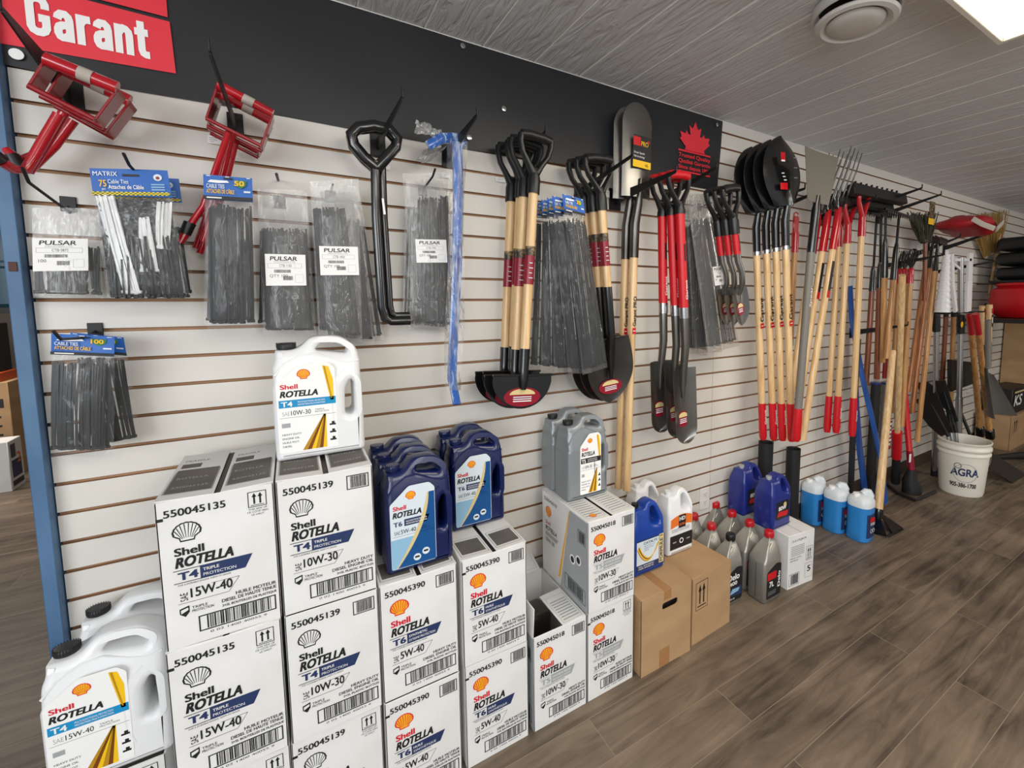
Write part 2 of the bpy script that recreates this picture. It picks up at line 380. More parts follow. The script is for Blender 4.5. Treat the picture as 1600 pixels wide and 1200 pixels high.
def Fr(o, rz=0.0, tilt=0.0, roll=0.0):
    """wall frame at o: local x right along the wall, y up, z out into the room"""
    B = Matrix(((1, 0, 0, 0), (0, 0, -1, 0), (0, 1, 0, 0), (0, 0, 0, 1)))
    return Matrix.Translation(V(o)) @ Matrix.Rotation(rz, 4, 'Z') @ B @ Matrix.Rotation(tilt, 4, 'X') @ Matrix.Rotation(roll, 4, 'Z')
def Ft(a, b, twist=0.0):
    """tool frame: origin a, local -y runs to b, local z faces the room"""
    a = V(a); b = V(b); y = (a-b).normalized(); n = V((0, -1, 0)); n = (n-y*n.dot(y)).normalized(); x = y.cross(n)
    M = Matrix(((x.x, y.x, n.x, a.x), (x.y, y.y, n.y, a.y), (x.z, y.z, n.z, a.z), (0, 0, 0, 1)))
    return M @ Matrix.Rotation(twist, 4, 'Y')
def thing(name, label, cat, loc, group=None):
    o = bpy.data.objects.new(name, None); COL.objects.link(o); o.location = loc; o.empty_display_size = .05
    PLOC[o.name] = {'world_loc': V(loc)}
    o['label'] = label; o['category'] = cat
    if group: o['group'] = group
    return o
def solo(o, label, cat, group=None):
    o['label'] = label; o['category'] = cat
    if group: o['group'] = group
    return o
def struct(o): o['kind'] = 'structure'; return o
def dup(root, loc, label, group=None, rz=None):
    r = root.copy(); COL.objects.link(r); r.location = loc; r['label'] = label
    if group: r['group'] = group
    if rz is not None: r.rotation_euler = (0, 0, rz)
    for ch in list(root.children):
        c = ch.copy(); COL.objects.link(c); c.parent = r
        for g in list(ch.children):
            d = g.copy(); COL.objects.link(d); d.parent = c
    return r

# ------------------------------------------------------------------ the setting
WX0, WX1, CEIL = -.515, 6.75, 2.293
GZ = [1.856+.0762*k for k in range(-23, 6)]
b = MB()
b.box(((WX0+WX1)/2, .022, (.10+CEIL)/2), (WX1-WX0, .018, CEIL-.10), M_MDF, 0)
edges = [.10]+[z for z in GZ if .12 < z < CEIL-.02]+[CEIL]
gap = .0092
for seg0, seg1 in ((WX0, 1.838), (1.8395, 2.828), (2.8295, 5.26), (5.2615, WX1)):
    for z0, z1 in zip(edges[:-1], edges[1:]):
        a = z0+(gap/2 if z0 > .11 else 0); c = z1-(gap/2 if z1 < CEIL-.01 else 0)
        k = b.mi(M_SLAT)
        # laminate front, raw board on the groove edges
        vs = [(seg0, 0, a), (seg1, 0, a), (seg1, 0, c), (seg0, 0, c), (seg0, .013, a), (seg1, .013, a), (seg1, .013, c), (seg0, .013, c)]
        b.add(vs, [(0, 1, 2, 3)], M_SLAT, False); b.add(vs, [(3, 2, 6, 7), (1, 0, 4, 5), (0, 3, 7, 4), (2, 1, 5, 6)], M_MDF, False)
struct(b.build('wall_back'))
b = MB(); b.box(((WX0+WX1)/2+.02, .004, .05), (WX1-WX0-.04, .014, .098), M_BASE, .002); struct(b.build('baseboard_back'))
b = MB(); b.box((2, 2.2, -.02), (18, 13.5, .04), M_FLOOR, 0); struct(b.build('floor'))
b = MB()
px_ = -4.0+.0035
while px_ < 8.0:
    x0, x1, e = px_, px_+.2005, .004
    b.add([(x0, -5, CEIL+.006), (x0+e, -5, CEIL), (x1-e, -5, CEIL), (x1, -5, CEIL+.006), (x0, 8, CEIL+.006), (x0+e, 8, CEIL), (x1-e, 8, CEIL), (x1, 8, CEIL+.006)],
          [(1, 5, 6, 2)], M_CEIL, False)
    b.add([(x0, -5, CEIL+.006), (x0+e, -5, CEIL), (x0, 8, CEIL+.006), (x0+e, 8, CEIL), (x1-e, -5, CEIL), (x1, -5, CEIL+.006), (x1-e, 8, CEIL), (x1, 8, CEIL+.006)],
          [(0, 2, 3, 1), (4, 6, 7, 5)], M_GROOVE, False)
    px_ += .2005
b.box((2, 1.5, CEIL+.02), (12.2, 13.2, .02), M_GROOVE, 0)
struct(b.build('ceiling'))
b = MB(); b.box((6.80, -1.5, CEIL/2), (.06, 8, CEIL), M_GREYW, 0); struct(b.build('wall_right'))
b = MB(); b.box((-1.5, 6.5, CEIL/2), (8, .06, CEIL), M_GREYW, 0); struct(b.build('wall_far'))
# blue upright at the open end of the slat wall
t = thing('steel_upright', 'blue painted steel upright at the open left end of the slat wall', 'post', (-.531, .005, 0))
b = MB(); b.box((-.531, .005, CEIL/2), (.027, .07, CEIL-.004), M_POST, .002)
b.box((-.531, -.0305, 1.475), (.014, .003, .022), M_POSTS, .001); b.build('post', t)
b = MB(); b.box((-.531, .0, .004), (.032, .08, .008), M_POST, .001); b.build('foot_plate', t)

# ------------------------------------------------------------------ banner
t = thing('wall_banner', 'long black vinyl banner along the wall top with red panels and a red maple leaf', 'banner', (.65, -.004, 2.1))
BL = [(-.530, 1.925), (-.2, 1.975), (.2, 1.965), (.6, 1.945), (1.0, 1.945), (1.4, 1.942), (1.81, 1.944)]
BT = [(-.530, 2.285), (-.2, 2.287), (.2, 2.288), (.6, 2.289), (1.0, 2.286), (1.4, 2.281), (1.85, 2.287)]
bot = [at(0, 105).z, ]
px_edge = [(14, 103), (100, 122), (200, 141), (280, 154.5), (427, 179), (547, 202), (625, 216), (728, 234), (778, 241.5), (896, 261), (1116, 298)]
pts = [at(*p) for p in px_edge]; lowz = [(p.x, p.z) for p in pts]; lowz[0] = (-.53, lowz[0][1])
def low(x):
    for (x0, z0), (x1, z1) in zip(lowz, lowz[1:]):
        if x <= x1: return z0+(z1-z0)*max(0, (x-x0)/(x1-x0))
    return lowz[-1][1]
XR = at(1128, 189).x
def bsurf(u, v):
    x = -.53+(u+1)/2*(XR+.53-.03*(1-v)); z = low(x)*(1-v)+2.287*v
    return (x, -.004-.003*abs(math.sin(x*2.3))*(1-v*.5)-.002*math.sin(x*5+v*3)**2, z)
b = MB(); b.sheet(bsurf, 60, 6, M_BLACKV, .001, (0, 1, 0)); b.build('sheet', t)
F0 = Fr((0, -.0105, 0))
b = MB(F0)
A = at(0, 65, .0105); Bq = at(275, 115, .0105); Cq = at(265, 34, .0105); D2 = at(262, 27, .0105)
b.poly([(-.53, A.z-.004), (Bq.x, Bq.z), (Cq.x, Cq.z), (-.53, Cq.z+.006)], M_REDV)
b.poly([(-.53, D2.z+.004), (D2.x, D2.z), (D2.x, 2.286), (-.53, 2.286)], M_REDV)
b.build('red_panel', t)
b = MB(Fr((0, -.0125, 0))); p0 = at(40, 52, .0112); p1 = at(237, 92, .0112)
def ribbon(q, w):
    q = [V(p) for p in q]; lft = []; rgt = []
    for i, p in enumerate(q):
        d0 = (p-q[i-1]).normalized() if i else (q[1]-p).normalized(); d1 = (q[i+1]-p).normalized() if i < len(q)-1 else d0
        n0 = V((-d0.y, d0.x)); n1 = V((-d1.y, d1.x)); m = (n0+n1).normalized(); k = w/2/max(.5, m.dot(n0)); lft.append(p+m*k); rgt.append(p-m*k)
    return [tuple(x) for x in lft+rgt[::-1]]
LET = {'G': (.60, [[(.47, .66), (.47, .78), (.43, .86), (.36, .90), (.26, .90), (.18, .86), (.14, .78), (.14, .22), (.18, .14), (.26, .10), (.36, .10), (.43, .14), (.47, .22), (.47, .44), (.31, .44)]]),
       'a': (.50, [[(.12, .52), (.14, .60), (.20, .655), (.30, .655), (.36, .60), (.38, .52), (.38, 0)], [(.38, .40), (.22, .38), (.15, .34), (.12, .27), (.12, .18), (.15, .11), (.20, .085), (.28, .09), (.38, .17)]]),
       'r': (.38, [[(.12, 0), (.12, .74)], [(.12, .48), (.16, .58), (.24, .645), (.36, .65)]]),
       'n': (.50, [[(.12, 0), (.12, .74)], [(.12, .50), (.18, .61), (.25, .655), (.31, .64), (.37, .58), (.385, .50), (.385, 0)]]),
       't': (.40, [[(.18, .94), (.18, .20), (.21, .12), (.27, .09), (.37, .09)], [(.02, .66), (.36, .66)]])}
hx = .092; wx = (p1.x-p0.x)/sum(LET[c_][0] for c_ in 'Garant'); ox = p0.x
for c_ in 'Garant':
    adv, strokes = LET[c_]
    for k, st in enumerate(strokes):
        b.poly([(ox+x*wx, p0.z+y*hx) for x, y in ribbon(st, .185)], M_WHITE, .0002*k)
    ox += adv*wx
b.build('lettering', t, 'white lettering')
leaf = [(0, 1), (.16, .70), (.36, .80), (.28, .42), (.40, .42), (.52, .56), (.58, .42), (.88, .46), (.80, .25), (.90, .18), (.55, -.12), (.60, -.26), (.0, -.26)]
leaf = leaf+[(-x, y) for x, y in reversed(leaf[1:-1])]
c0 = at(1086, 228, .0108); c1 = at(1090, 198, .0108); sc = (at(1112, 245, .0108).x-at(1066, 220, .0108).x)/1.8
b = MB(Fr((c0.x, -.0108, c0.z)))
b.plate([(x*sc, y*sc*.98) for x, y in leaf], .0006, M_REDV)
b.rect(-.97*sc, -.34*sc, .97*sc, -.27*sc, M_REDV)
for k, s_ in enumerate(('Trusted Quality', 'Qualité Garantie', 'Since depuis 1895')):
    b.text(s_, -.95*sc, (-.56-.24*k)*sc, .155*sc, M_REDV, w=1.9*sc, bold=.02)
b.rect(-.97*sc, -1.18*sc, .97*sc, -1.12*sc, M_REDV); b.build('maple_leaf_mark', t, 'red maple leaf over small red lettering')
for k, (px, py) in enumerate(((723, 72), (733, 215), (1120, 195), (787, 170))):
    p = at(px, py, .0115); b = MB(Fr((p.x, -.013, p.z))); b.lathe([(.009, 0), (.009, .002), (.004, .003)], M_CHROME, 12); b.build('grommet', t)
p = at(26, 85, .012); b = MB(Fr((p.x, -.0125, p.z))); b.lathe([(.012, 0), (.012, .002), (.004, .003)], M_WHITE, 16); b.build('grommet', t)

# ------------------------------------------------------------------ ceiling fittings
vc = atz(1334, 30, CEIL)
vc = atz(1337, 33, CEIL-.05); vc.z = CEIL
t = thing('ceiling_vent', 'round white ceiling air vent with a raised centre disc', 'vent', vc)
b = MB(Matrix.Translation(vc)); b.lathe([(.112, 0), (.122, -.006), (.126, -.016), (.124, -.030), (.116, -.034), (.110, -.030), (.108, -.01), (.10, -.004)], M_VENT, 48, caps=False); b.build('collar', t)
b = MB(Matrix.Translation(vc)); b.lathe([(.108, -.006), (.001, -.006)], M_DUCT, 32, caps=False); b.lathe([(.03, -.006), (.03, -.05)], M_DUCT, 16); b.build('duct', t)
b = MB(Matrix.Translation(vc)); b.lathe([(.079, -.040), (.111, -.048), (.116, -.053), (.111, -.060), (.097, -.063), (.088, -.058), (.081, -.052), (.075, -.050)], M_VENT, 48, caps=False); b.build('ring', t)
b = MB(Matrix.Translation(vc)); b.lathe([(.02, -.048), (.076, -.052), (.080, -.056), (.073, -.063), (.044, -.067), (.001, -.068)], M_VENT, 48); b.build('disc', t)

fc = atz(1559, 71, CEIL-.055)
LX, LY = 1.22, .30
t = thing('ceiling_light', 'lit white fluorescent ceiling fixture at the top right corner of the photo', 'light', (fc.x-LX/2, fc.y-LY/2, CEIL))
b = MB(); x1, y1 = fc.x, fc.y; x0, y0 = x1-LX, y1-LY; z0 = CEIL-.055
for c, s_ in ((((x0+x1)/2, y1-.008, CEIL-.028), (LX, .016, .056)), (((x0+x1)/2, y0+.008, CEIL-.028), (LX, .016, .056)), ((x1-.008, (y0+y1)/2, CEIL-.028), (.016, LY-.034, .056)), ((x0+.008, (y0+y1)/2, CEIL-.028), (.016, LY-.034, .056))): b.box(c, s_, M_FIX, .002)
b.build('housing', t)
b = MB(); b.box(((x0+x1)/2, (y0+y1)/2, CEIL-.040), (LX-.034, LY-.034, .012), M_LAMP, .003); b.build('diffuser', t)
for o in COL.objects:
    if o.name.startswith('fixture_tube_light'): o.location = ((x0+x1)/2, (y0+y1)/2, CEIL-.075)

p = at(1100, 778)
t = thing('wall_outlet', 'white electrical outlet on the slat wall just behind the white jugs', 'outlet', (p.x, 0, p.z))
b = MB(Fr((p.x, -.001, p.z))); b.plate(rnd_poly([(-.036, -.058), (.036, -.058), (.036, .058), (-.036, .058)], .006), .006, M_OUT, bev=.002, z=.003); b.build('cover_plate', t)
for s_ in (.022, -.022):
    b = MB(Fr((p.x, -.0075, p.z+s_))); b.box((0, 0, 0), (.03, .028, .002), M_OUT, .0008)
    b.rect(-.008, -.002, -.006, .008, M_INK, .0013); b.rect(.005, -.002, .007, .008, M_INK, .0013); b.rect(-.002, -.01, .002, -.006, M_INK, .0013); b.build('socket', t)

# ------------------------------------------------------------------ printed marks shared by the cartons and bottles
def shell(b, cx, cy, w, line, fill, z=0.0):
    """scallop emblem, w wide; a fan of ribs over a short base"""
    n = 9; out = []
    for i in range(n):
        a0 = PI*(1.02-1.04*i/n); a1 = PI*(1.02-1.04*(i+1)/n)
        for k in range(5):
            a = a0+(a1-a0)*k/4; r = .5*(1+.035*math.sin(PI*k/4)); out.append((r*math.cos(a), r*math.sin(a)*.92))
    out += [(.485, -.12), (.28, -.27), (.25, -.42), (-.25, -.42), (-.28, -.27), (-.485, -.12)]
    sc_ = lambda q, k=1.0: [(cx+x*w*k, cy+(y*k+(1-k)*.05)*w) for x, y in q]
    b.plate(sc_(out), .0002, line, z=z); b.plate(sc_(out, .86), .0002, fill, z=z+.0002)
    for i in range(1, n):
        a = PI*(1.02-1.04*i/n); r0 = .12; x0, y0 = .18*math.cos(a), -.30+.05*math.sin(a); x1, y1 = .43*math.cos(a), .43*math.sin(a)*.92
        d = V((x1-x0, y1-y0)); q = V((-d.y, d.x)).normalized()
        lk = .020 if w > .035 else .009
        b.poly([(cx+(x0-q.x*.010)*w, cy+(y0-q.y*.010)*w), (cx+(x1-q.x*lk)*w, cy+(y1-q.y*lk)*w), (cx+(x1+q.x*lk)*w, cy+(y1+q.y*lk)*w), (cx+(x0+q.x*.010)*w, cy+(y0+q.y*.010)*w)], line, z+.0005)
def barcode(b, x0, y0, x1, y1, z=0.0, frame=.002, m=None, seed=1, pad=.16):
    m = m or M_INK; R = random.Random(seed)
    if frame: b.frame_rect(x0, y0, x1, y1, frame, m, z)
    W = x1-x0; x = x0+W*pad; e = x1-W*pad*.7; ya, yb = y0+(y1-y0)*.1, y1-(y1-y0)*.08
    while x < e:
        w = W*R.choice((.006, .009, .014, .02)); b.rect(x, ya, x+w, yb, m, z); x += w+W*R.choice((.006, .010, .016))
def arrows(b, x0, y0, x1, y1, z, m, fw):
    b.frame_rect(x0, y0, x1, y1, fw, m, z); W = x1-x0; Hh = y1-y0
    for c in (.34, .66):
        x = x0+W*c; b.rect(x-W*.05, y0+Hh*.2, x+W*.05, y0+Hh*.7, m, z); b.poly([(x-W*.13, y0+Hh*.65), (x+W*.13, y0+Hh*.65), (x, y0+Hh*.9)], m, z)
    b.rect(x0+W*.14, y0+Hh*.1, x1-W*.14, y0+Hh*.14, m, z)

# ------------------------------------------------------------------ cartons of oil
BW, BH, BD = .202, .3255, .335
def carton_front(b, num, line, grade, icon, french):
    col = line in ('T6', 'T5'); X = lambda u: (u-.5)*BW; Y = lambda v: (1-v)*BH; z = .0006
    b.text(num, X(.065), Y(.105), .0155, M_INK, w=BW*.50, bold=.030, z=z)
    shell(b, X(.235), Y(.222), BW*.235, M_RED if col else M_INK, M_YEL2 if col else M_CARDW, z)
    if icon == 'bar': barcode(b, X(.71), Y(.155), X(.955), Y(.045), z, .0022, seed=4)
    else:
        arrows(b, X(.76), Y(.145), X(.93), Y(.035), z, M_INK, .0016)
        for k, s_ in enumerate(('THIS SIDE UP', 'CE CÔTÉ VERS', 'LE HAUT')): b.text(s_, X(.845), Y(.165+.02*k), .0042, M_INK, al='c', z=z)
    b.text('Shell', X(.125), Y(.372), .0165, M_RED if col else M_INK, w=BW*.235, bold=.040, z=z)
    b.text('ROTELLA', X(.125), Y(.452), .0215, M_INK, w=BW*.475, bold=.058, shear=.24, z=z)
    top, bt = Y(.472), Y(.557); bar = {'T4': M_NAVY, 'T6': M_NAVY, 'T5': M_GREYINK}[line]
    b.rect(X(.10), top-.0008, X(.32), top+.0008, bar if col else M_INK, z); b.rect(X(.10), bt-.0008, X(.32), bt+.0008, bar if col else M_INK, z)
    b.text(line, X(.14), bt+.006, .0165, M_GREYINK if line == 'T5' else M_NAVY, w=BW*.155, bold=.05, z=z)
    b.poly([(X(.315), bt-.001), (X(.70), bt-.001), (X(.77), top+.001), (X(.315), top+.001)], bar, z)
    w1, w2 = {'T4': ('TRIPLE', 'PROTECTION'), 'T6': (('HUILE', 'SYNTHÉTIQUE') if french else ('SYNTHETIC', 'EXTREME PROTECTION')), 'T5': ('SYNTHETIC BLEND', 'MÉLANGE SYNTH.')}[line]
    b.text(w1, X(.34), Y(.508), .0065, M_CARDW, lx=BW*.34, bold=.03, z=z+.0003); b.text(w2, X(.34), Y(.544), .0065, M_CARDW, lx=BW*.34, bold=.012, z=z+.0003)
    b.text('FOR A DURABLE ENGINE, KEEPS ITS GRADE', X(.13), Y(.578), .0036, M_INK, w=BW*.44, z=z)
    b.text('SAE', X(.20), Y(.685), .0125, M_INK, w=.018, bold=.01, rot=PI/2, z=z)
    b.text(grade, X(.225), Y(.672), .0205, M_INK, w=BW*(.35 if len(grade) > 5 else .30), z=z, bold=.024)
    gx = X(.60); y0, y1 = Y(.70), Y(.608)
    for q in (((X(.12), y0), (gx-.012, y0)), ((gx-.012, y0), (gx+.008, y1)), ((X(.40), y1), (gx+.008, y1))): b.line(*q[0], *q[1], .0009, M_INK, z)
    b.plate([(X(.125), Y(.735)), (X(.205), Y(.722)), (X(.205), Y(.765)), (X(.17), Y(.795)), (X(.125), Y(.77))], .0002, M_INK, z=z, holes=([(X(.135), Y(.744)), (X(.195), Y(.734)), (X(.195), Y(.752)), (X(.135), Y(.770))],))
    b.text('TRIPLE', X(.225), Y(.752), .0058, M_INK, w=BW*.13, z=z, bold=.008); b.text('PROTECTION', X(.225), Y(.776), .0058, M_INK, w=BW*.18, z=z, bold=.008)
    t3 = ('HUILE MOTEUR', 'DIESEL DE HAUTE TENUE', '3×5L BOUTEILLES DE PLASTIQUE') if french else ('HEAVY DUTY', 'DIESEL ENGINE OIL', '3×5L PLASTIC BOTTLES')
    for k, s_ in enumerate(t3): b.text(s_, X(.965), Y(.735+.031*k), (.0075, .0075, .0056)[k], M_INK, al='r', z=z, bold=.02, lx=BW*.49)
    barcode(b, X(.27), Y(.925), X(.955), Y(.815), z, .0026, seed=9, pad=.1)
    b.text('0 02 1400 40055 9', X(.36), Y(.952), .005, M_INK, w=BW*.5, z=z)
M_YEL2 = mat('shell_yellow', '#f7b01c', .45)
def carton(name, loc, num, line, grade, icon, french, label, group=None, top='closed', tab=True):
    """loc = middle of the front bottom edge; the carton reaches back to the wall"""
    t = thing('oil_carton', label, 'box', loc, group); b = MB(Fr(loc))
    th = .004; zc = -BD/2
    b.box((0, BH/2, -th/2), (BW, BH, th), M_CARDW, .0012); b.box((0, BH/2, -BD+th/2), (BW, BH, th), M_CARDW, .0012)
    for s_ in (-1, 1): b.box((s_*(BW/2-th/2), BH/2, zc), (th, BH, BD), M_CARDW, .0012)
    b.box((0, th/2, zc), (BW-.004, th, BD-.004), M_CARDW, .0008)
    carton_front(b, num, line, grade, icon, french)
    if tab: b.rect(-BW/2+.0005, BH*.875, -BW/2+.012, BH*.895, M_INK, .0006)
    # printed left side
    L_ = MB(Fr(loc) @ Matrix.Translation((-BW/2-.0006, 0, -BD)) @ Matrix.Rotation(-PI/2, 4, 'Y'))
    if line == 'T5':
        L_.text(num, .02, BH*.90, .014, M_INK, w=.10, bold=.012); shell(L_, .055, BH*.78, .045, M_RED, M_YEL2)
        L_.text('Shell', .03, BH*.62, .014, M_RED, w=.04, bold=.01); L_.text('ROTELLA', .03, BH*.545, .017, M_INK, w=.09, bold=.02, shear=.18)
        L_.poly([(.03, BH*.47), (.12, BH*.47), (.13, BH*.52), (.03, BH*.52)], M_GREYINK); L_.text('10W-30', .03, BH*.40, .016, M_INK, w=.07)
        L_.poly([(.13, BH*.10), (.145, BH*.10), (.215, BH*.97), (.21, BH*.97)], M_YEL2)
        L_.poly([(.146, .002), (.333, .002), (.333, BH-.002), (.216, BH-.002)], M_GREYINK, -.0002)
        barcode(L_, .27, BH*.72, .32, BH*.86, .0004, .0015, seed=3); barcode(L_, .18, .02, .32, .075, .0004, .0018, seed=6)
        for q in ((.235, .15), (.275, .165)): L_.lathe([(.018, 0), (.018, .0002)], M_WHITE, 20, (q[0], q[1], .0003)); L_.lathe([(.012, 0), (.012, .0002)], M_INK, 14, (q[0], q[1], .0006))
    for i, f in enumerate(L_.f): pass
    o = len(b.v); b.v += L_.v; b.f += [tuple(x+o for x in f) for f in L_.f]; b.s += L_.s
    b.m += [b.mi(L_.mats[k]) for k in L_.m]
    b.build('carton_body', t)
    if top == 'closed':
        for s_ in (-1, 1):
            b = MB(Fr((loc[0], loc[1], loc[2]+BH)) @ Matrix.Translation((s_*BW/2, .0005, 0)) @ Matrix.Rotation(s_*.035, 4, 'Z'))
            w = BW/2-.006; x0 = -s_*w/2
            b.box((x0, .0018, -BD/2), (w, .0034, BD-.002), M_CARDW, .0008)
            T = b.M; b.M = T @ Matrix.Translation((x0, .0037, -BD/2)) @ Matrix.Rotation(-PI/2, 4, 'X')
            if line == 'T4':
                b.rect(-w*.42, -BD*.39, w*.42, BD*.10, M_CARDD); b.frame_rect(-w*.44, -BD*.40, w*.44, BD*.06, .001, M_INK, .0002)
                b.rect(-w*.4, BD*.14, 0, BD*.24, M_CARDD); b.text('FRAGILE', -w*.38, BD*.30, .012, M_INK, w=w*.5)
                b.text('ROTELLA', -w*.34, -BD*.12, .012, M_GREYINK, w=w*.6, z=.0004); b.text(num, -w*.34, -BD*.30, .011, M_GREYINK, w=w*.66, z=.0004)
            elif line == 'T6':
                b.rect(-w*.38, -BD*.42, w*.38, -BD*.18, M_CARDD); b.frame_rect(-w*.44, -BD*.45, w*.44, -BD*.15, .001, M_INK, .0002); b.rect(-w*.2, BD*.05, w*.3, BD*.22, M_CARDD)
            else:
                b.frame_rect(-w*.40, -BD*.44, w*.42, BD*.1, .0015, M_GREYINK, .0002)
                for k in range(9): b.rect(-w*.34, -BD*(.40-.05*k), w*.34, -BD*(.38-.05*k), M_GREYINK, .0002)
                shell(b, -w*.05, -BD*.40, .028, M_RED, M_YEL2, .0006) if s_ < 0 else None
            b.M = T; b.build('flap', t)
        b = MB(Fr((loc[0], loc[1], loc[2]))); b.box((0, BH-.006, -BD/2), (BW-.01, .002, BD-.012), M_DKBOX, 0); b.build('shade_sheet', t, 'dark sheet as the shade in the gap between the flaps')  # dark sheet paints the shade of the gap, not a real flap
    elif top == 'open':
        b = MB(Fr((loc[0], loc[1], loc[2]+BH)) @ Matrix.Translation((-BW/2+.003, 0, 0)) @ Matrix.Rotation(math.radians(87), 4, 'Z')); b.box((.048, .002, -BD/2), (.096, .0034, BD-.004), M_CARDW, .0008); shell(b, .05, .004, .001, M_RED, M_YEL2); b.build('flap', t)
        b = MB(Fr((loc[0], loc[1], loc[2]+BH)) @ Matrix.Translation((BW/2-.003, 0, 0)) @ Matrix.Rotation(math.radians(3), 4, 'Z'))
        b.box((-.044, .002, -.09), (.088, .0034, .176), M_CARDW, .0008)
        T = b.M; b.M = T @ Matrix.Translation((-.044, .0042, -.09)) @ Matrix.Rotation(-PI/2, 4, 'X'); b.frame_rect(-.036, -.08, .036, .06, .0012, M_GREYINK)
        for k in range(8): b.rect(-.03, -.07+.014*k, .03, -.064+.014*k, M_GREYINK)
        b.M = T; b.build('flap', t)
        b = MB(Fr((loc[0], loc[1]+BD-.004, loc[2]+BH)) @ Matrix.Rotation(math.radians(-68), 4, 'X')); b.box((0, .055, 0), (BW-.02, .11, .0034), M_CARDW, .0008)
        b.frame_rect(-BW*.4, .01, BW*.4, .1, .0012, M_GREYINK, .002); b.build('flap', t)
        b = MB(Fr(loc)); b.box((0, .016, -BD/2), (BW-.012, .006, BD-.012), M_DKBOX, 0); b.build('shade_sheet', t, 'dark sheet as the shade inside the opened carton')  # dark sheet near the bottom paints the shade inside the carton
    return t
FY = -.402; lv = .3285
GP, GQ, GR, GS, GT = ('white oil cartons stacked in the first column', 'white oil cartons stacked in the second column', 'white oil cartons stacked in the third column', 'white oil cartons stacked in the fourth column', 'white oil cartons at the right end of the stacks')
c15, c10, c5, c13 = '550045135', '550045139', '550045390', '550045018'
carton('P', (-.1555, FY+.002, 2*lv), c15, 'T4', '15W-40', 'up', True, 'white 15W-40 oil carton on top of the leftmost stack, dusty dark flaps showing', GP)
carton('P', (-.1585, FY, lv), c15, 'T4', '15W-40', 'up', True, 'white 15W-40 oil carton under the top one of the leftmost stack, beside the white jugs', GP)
carton('P', (-.157, FY+.004, 0), c15, 'T4', '15W-40', 'up', True, 'bottom white oil carton of the leftmost stack, only its top edge in the photo', GP, top='none')
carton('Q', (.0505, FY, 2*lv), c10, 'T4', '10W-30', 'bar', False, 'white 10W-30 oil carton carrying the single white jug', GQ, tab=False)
carton('Q', (.0505, FY-.001, lv), c10, 'T4', '10W-30', 'bar', False, 'middle white 10W-30 carton of the second stack, barcode at its top corner', GQ, top='none', tab=False)
carton('Q', (.0475, FY+.003, 0), c10, 'T4', '10W-30', 'up', False, 'bottom white 10W-30 carton of the second stack, with upright arrows at its corner', GQ, top='none')
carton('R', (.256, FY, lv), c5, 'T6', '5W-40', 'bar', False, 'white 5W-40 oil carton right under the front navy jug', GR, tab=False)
carton('R', (.256, FY-.002, 0), c5, 'T6', '5W-40', 'bar', True, 'bottom white 5W-40 carton of the third stack, cut by the photo edge', GR, top='none')
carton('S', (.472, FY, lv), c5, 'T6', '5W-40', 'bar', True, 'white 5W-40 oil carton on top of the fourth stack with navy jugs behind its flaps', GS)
carton('S', (.474, FY+.002, 0), c5, 'T6', '5W-40', 'bar', True, 'white 5W-40 oil carton standing on the floor at the foot of the fourth stack', GS, top='none')
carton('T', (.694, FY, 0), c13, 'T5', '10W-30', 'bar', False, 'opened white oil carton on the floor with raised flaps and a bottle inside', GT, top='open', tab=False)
carton('T', (.8995, FY, 0), c13, 'T5', '10W-30', 'up', True, 'white oil carton on the floor with a grey band, under the other grey-banded carton', GT, top='none')
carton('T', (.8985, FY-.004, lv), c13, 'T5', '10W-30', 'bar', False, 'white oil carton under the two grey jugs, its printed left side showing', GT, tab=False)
# the bottle seen inside the opened carton
t = thing('oil_bottle', 'dark grey bottle lying in the opened white carton', 'bottle', (.694, -.22, .022))
b = MB(Fr((.694, -.20, .022))); b.box((.0, .115, -.03), (.13, .225, .11), M_STEELD, .02, seg=3); b.lathe([(.03, .0), (.024, .02), (.024, .034)], M_CAPB, 18, (-.03, .235, -.03), 'z', Matrix.Rotation(0, 4, 'X')); b.build('body', t)

# brown cardboard boxes
def brown(loc, w, h, d, label, rz=0.0, hole=True):
    t = thing('cardboard_box', label, 'box', loc); b = MB(Fr(loc, rz)); th = .005
    ho = [rnd_poly([(-.026, h*.76), (.054, h*.76), (.054, h*.76+.028), (-.026, h*.76+.028)], .013)] if hole else []
    b.plate([(-w/2, 0), (w/2, 0), (w/2, h), (-w/2, h)], th, M_CARDB, ho, 0, -th/2)
    b.box((0, h/2, -d+th/2), (w, h, th), M_CARDB, .001)
    for s_ in (-1, 1): b.box((s_*(w/2-th/2), h/2, -d/2), (th, h, d-.002), M_CARDB, .001)
    b.box((0, th/2, -d/2), (w-.01, th, d-.012), M_CARDB, 0)
    if hole: b.box((0, h*.80, -.02), (w-.02, h*.3, .002), M_DKBOX, 0)  # dark backing paints the shade seen through the hand hole
    if not hole: arrows(b, -w*.42, h*.50, -w*.12, h*.93, .0006, M_INK, .0022)
    b.build('carton_body', t)
    for s_ in (-1, 1):
        b = MB(Fr((loc[0], loc[1], loc[2]), rz) @ Matrix.Translation((0, h, 0))); q = d/2-.002
        z = -d/2+s_*(q/2+.001); b.box((0, .002, z), (w, .004, q), M_CARDB, .001); b.build('flap', t)
    if hole:
        b = MB(Fr(loc, rz)); b.box((.0, h-.016, .0008), (.036, .034, .0012), M_TAPE, .0004); b.box((.0, h+.0047, -d/2), (.036, .0008, d), M_TAPE, 0); b.build('tape', t)
        b = MB(Fr(loc, rz)); b.box((-.012, .038, .0008), (.05, .07, .0012), M_TAPE, .0004); b.build('tape', t)
    return t
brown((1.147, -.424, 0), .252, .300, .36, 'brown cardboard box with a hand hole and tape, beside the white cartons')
brown((1.416, -.405, 0), .242, .280, .36, 'brown cardboard box with black upright arrows, right of the hand-hole box', hole=False, rz=.05)

